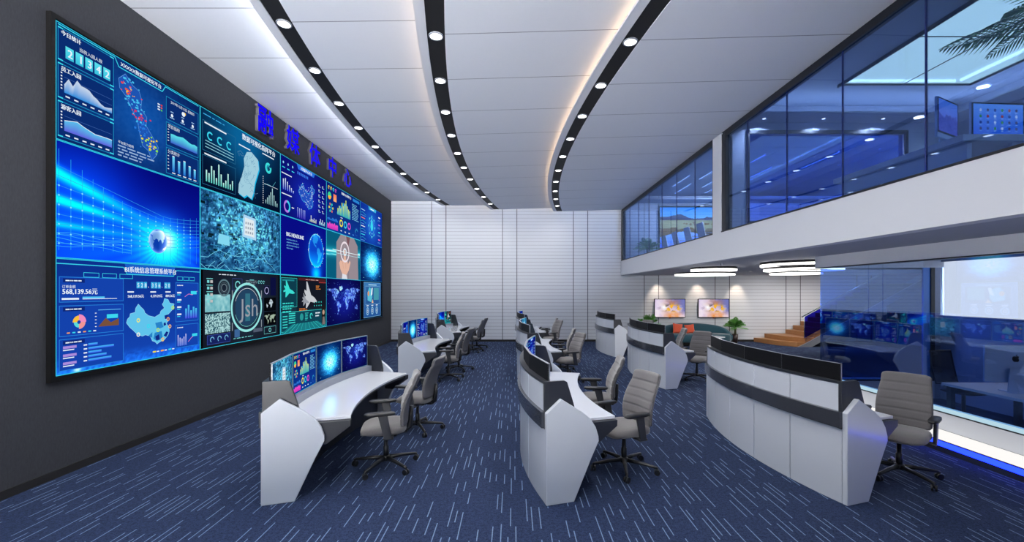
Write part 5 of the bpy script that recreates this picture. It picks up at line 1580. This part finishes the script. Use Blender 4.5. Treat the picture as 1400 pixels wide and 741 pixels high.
for x in (.30, 1.45, 2.6):
    MB().tube([(x, -.885, .30 + (x - .30) * .545), (x, -.885, 1.09 + (x - .30) * .545)], .012, 8).build('baluster', M['steel'], st)
tag(st, 'timber staircase with cobalt blue glass balustrade rising at the far right', 'staircase')

# ---- office behind glass: desk, computer, mesh chair
dk = empty('office_desk', (6.45, 4.7, 0))
MB().box(-.52, .50, -1.7, 1.18, .71, .745).build('desk_top', M['desk_grey'], dk, bevel=.004)
for sx_, sy_ in ((-.47, -1.62), (.45, -1.62), (-.47, 1.10), (.45, 1.10)):
    MB().box(sx_ - .03, sx_ + .03, sy_ - .03, sy_ + .03, 0, .71).build('leg', M['black'], dk)
MB().box(-.47, .45, 1.07, 1.10, .62, .70).build('cross_rail', M['black'], dk)
tag(dk, 'long grey desk standing behind the lower office glass', 'desk')
def computer(loc, rz, k, label, logo=False, w=.66, h=.40):
    """all-in-one computer; picture faces -y"""
    e = empty('desktop_computer', loc, R(rz))
    H0 = .12
    MB().box(-w / 2, w / 2, -.012, .018, H0, H0 + h + .06).build('housing', M['alu'], e, bevel=.008)
    MB().box(-w / 2 + .004, w / 2 - .004, -.0135, -.0115, H0 + .058, H0 + h + .056).build('bezel', M['bezel'], e)
    if k: screen_obj(k, w - .05, h - .045, e, (0, -.015, H0 + .06 + h / 2))
    MB().prism([(-.1, .03, 0), (.1, .03, 0), (.09, .045, H0 + .18), (-.09, .045, H0 + .18)], (0, .012, 0)).box(-.1, .1, -.09, .10, 0, .008).build('stand', M['alu'], e)
    if logo:
        mb = MB(); pts = []
        ap = [(0, .30), (.12, .36), (.30, .36), (.42, .26), (.33, .12), (.35, -.08), (.44, -.18), (.34, -.40), (.20, -.50), (.02, -.45), (-.14, -.50), (-.32, -.38), (-.45, -.10), (-.42, .18), (-.28, .35), (-.12, .36)]
        mb.prism([(-a * .085, .018, H0 + .30 + b * .085) for a, b in ap], (0, .002, 0))
        mb.prism([(-a * .085, .018, H0 + .30 + b * .085) for a, b in ((0, .38), (.16, .44), (.20, .62), (.05, .56))], (0, .002, 0))
        mb.build('emblem', M['chrome_dark'], e)
    return tag(e, label, 'computer', 'slim desktop computers')
computer((6.28, 5.32, .745), 170, 'icons', 'back of a slim silver computer with a dark fruit emblem on the lower office desk', True)
# mesh chair
mc = empty('mesh_chair', (6.95, 6.55, 0), R(100))
def mesh_chair(e):
    MB().loft([[(-.23 + 0, -.22, z0) for z0 in (.45,)] for _ in range(1)], cap=False) if False else None
    rings = []
    for z, s in ((.44, .9), (.455, 1), (.485, 1), (.50, .9)):
        rings.append([(.23 * s * (1 if math.cos(q) > 0 else -1) * abs(math.cos(q)) ** .6, .23 * s * (1 if math.sin(q) > 0 else -1) * abs(math.sin(q)) ** .6, z) for q in [2 * PI * k / 28 for k in range(28)]])
    MB().loft(rings).build('seat', M['black'], e)
    P = [(.22, -.21, .55), (.28, -.22, .8), (.31, -.20, 1.05), (.31, .20, 1.05), (.28, .22, .8), (.22, .21, .55), (.22, -.21, .55)]
    MB().tube(P, .013, 8).build('back_frame', M['black'], e)
    MB().prism([(.225, -.20, .56), (.285, -.21, .8), (.312, -.19, 1.04), (.312, .19, 1.04), (.285, .21, .8), (.225, .20, .56)], (-.004, 0, 0)).build('mesh_back', M['weave'], e)
    MB().tube([(.05, 0, .43), (.25, 0, .45), (.24, 0, .58)], .02, 8).tube([(0, 0, .1), (0, 0, .44)], .025, 10).build('column', M['black'], e)
    b = MB()
    for k in range(5):
        a = 2 * PI * k / 5; b.tube([(0, 0, .11), (.3 * math.cos(a), .3 * math.sin(a), .07)], [.022, .012], 8); b.tube([(.3 * math.cos(a), .3 * math.sin(a) - .02, .03), (.3 * math.cos(a), .3 * math.sin(a) + .02, .03)], .03, 12)
    b.build('star_base', M['black'], e)
mesh_chair(mc)
tag(mc, 'black office chair with see-through mesh back behind the lower office glass', 'office chair')

# ---- upper rooms: landscape screen, white chairs, table, desk and computers
ls = empty('landscape_screen', (7.37, YB - .012, 4.57))
MB().box(-1.55, 1.55, -.06, 0, -.87, .87).build('frame', M['bezel'], ls)
screen_obj('land', 3.0, 1.62, ls, (0, -.064, 0))
tag(ls, 'wide landscape picture screen of hills and lake on the back wall upstairs', 'screen')
tbl = empty('conference_table', (7.0, 14.2, 3.1))
MB().prism([(-.62, -1.9, .70), (.62, -1.9, .70), (.62, 1.9, .70), (-.62, 1.9, .70)], (0, 0, .04)).build('table_top', M['table'], tbl, bevel=.01)
MB().box(-.25, .25, -1.3, -1.1, 0, .70).build('leg', M['silver'], tbl); MB().box(-.25, .25, 1.1, 1.3, 0, .70).build('leg', M['silver'], tbl)
tag(tbl, 'long pale conference table in the far upper room beside the white chairs', 'table')
def white_chair():
    e = empty('conference_chair')
    fr = MB()
    for s in (-1, 1):
        fr.tube([(.10, s * .22, 0), (-.02, s * .22, .44), (-.20, s * .22, .50), (-.30, s * .21, .98)], .018, 8)
        fr.tube([(-.26, s * .22, 0), (.0, s * .22, .40), (.18, s * .22, .66), (-.2, s * .22, .68)], .016, 8)
    fr.tube([(-.30, -.21, .98), (-.30, .21, .98)], .018, 8)
    fr.build('frame', M['whitechair'], e)
    MB().box(-.2, .22, -.2, .2, .44, .47).build('seat', M['whitechair'], e, bevel=.01)
    MB().prism([(-.21, -.2, .52), (-.30, -.2, .96), (-.30, .2, .96), (-.21, .2, .52)], (-.01, 0, 0)).build('backrest', M['whitechair'], e)
    return e
w0 = white_chair()
for i, (x, y) in enumerate(((5.95, 12.9), (5.92, 13.8), (5.92, 14.85), (5.92, 15.9))):
    e = w0 if i == 0 else copy_tree(w0)
    e.location = (x, y, 3.1)
    tag(e, ('rightmost white', 'second white', 'third white', 'leftmost white')[i] + ' chair counted from the pale post, at the upstairs conference table', 'chair', 'white chairs of the far upper room')
ud = empty('reception_desk', (6.35, 5.5, 3.1))
MB().box(-1.0, 1.6, -.45, 1.6, .70, .78).build('desk_top', M['desk_grey'], ud, bevel=.004)
MB().box(-.9, -.84, -.4, 1.5, 0, .70).build('side_panel', M['desk_grey'], ud); MB().box(-.35, 1.55, -.40, -.36, .02, .70).build('front_panel', M['desk_grey'], ud)
MB().box(1.5, 1.56, -.4, 1.5, 0, .70).build('side_panel', M['desk_grey'], ud)
tag(ud, 'grey desk seen from below behind the upper glass, carrying two computers', 'desk')
computer((5.72, 5.60, 3.885), 26, 'wall_mountain', 'slim computer turned sideways with a violet mountain picture on the upper desk', w=.60, h=.46)
computer((6.52, 5.72, 3.885), 4, 'icons', 'slim computer with a blue page of icons on the upper desk, under the palm', w=.78, h=.48)
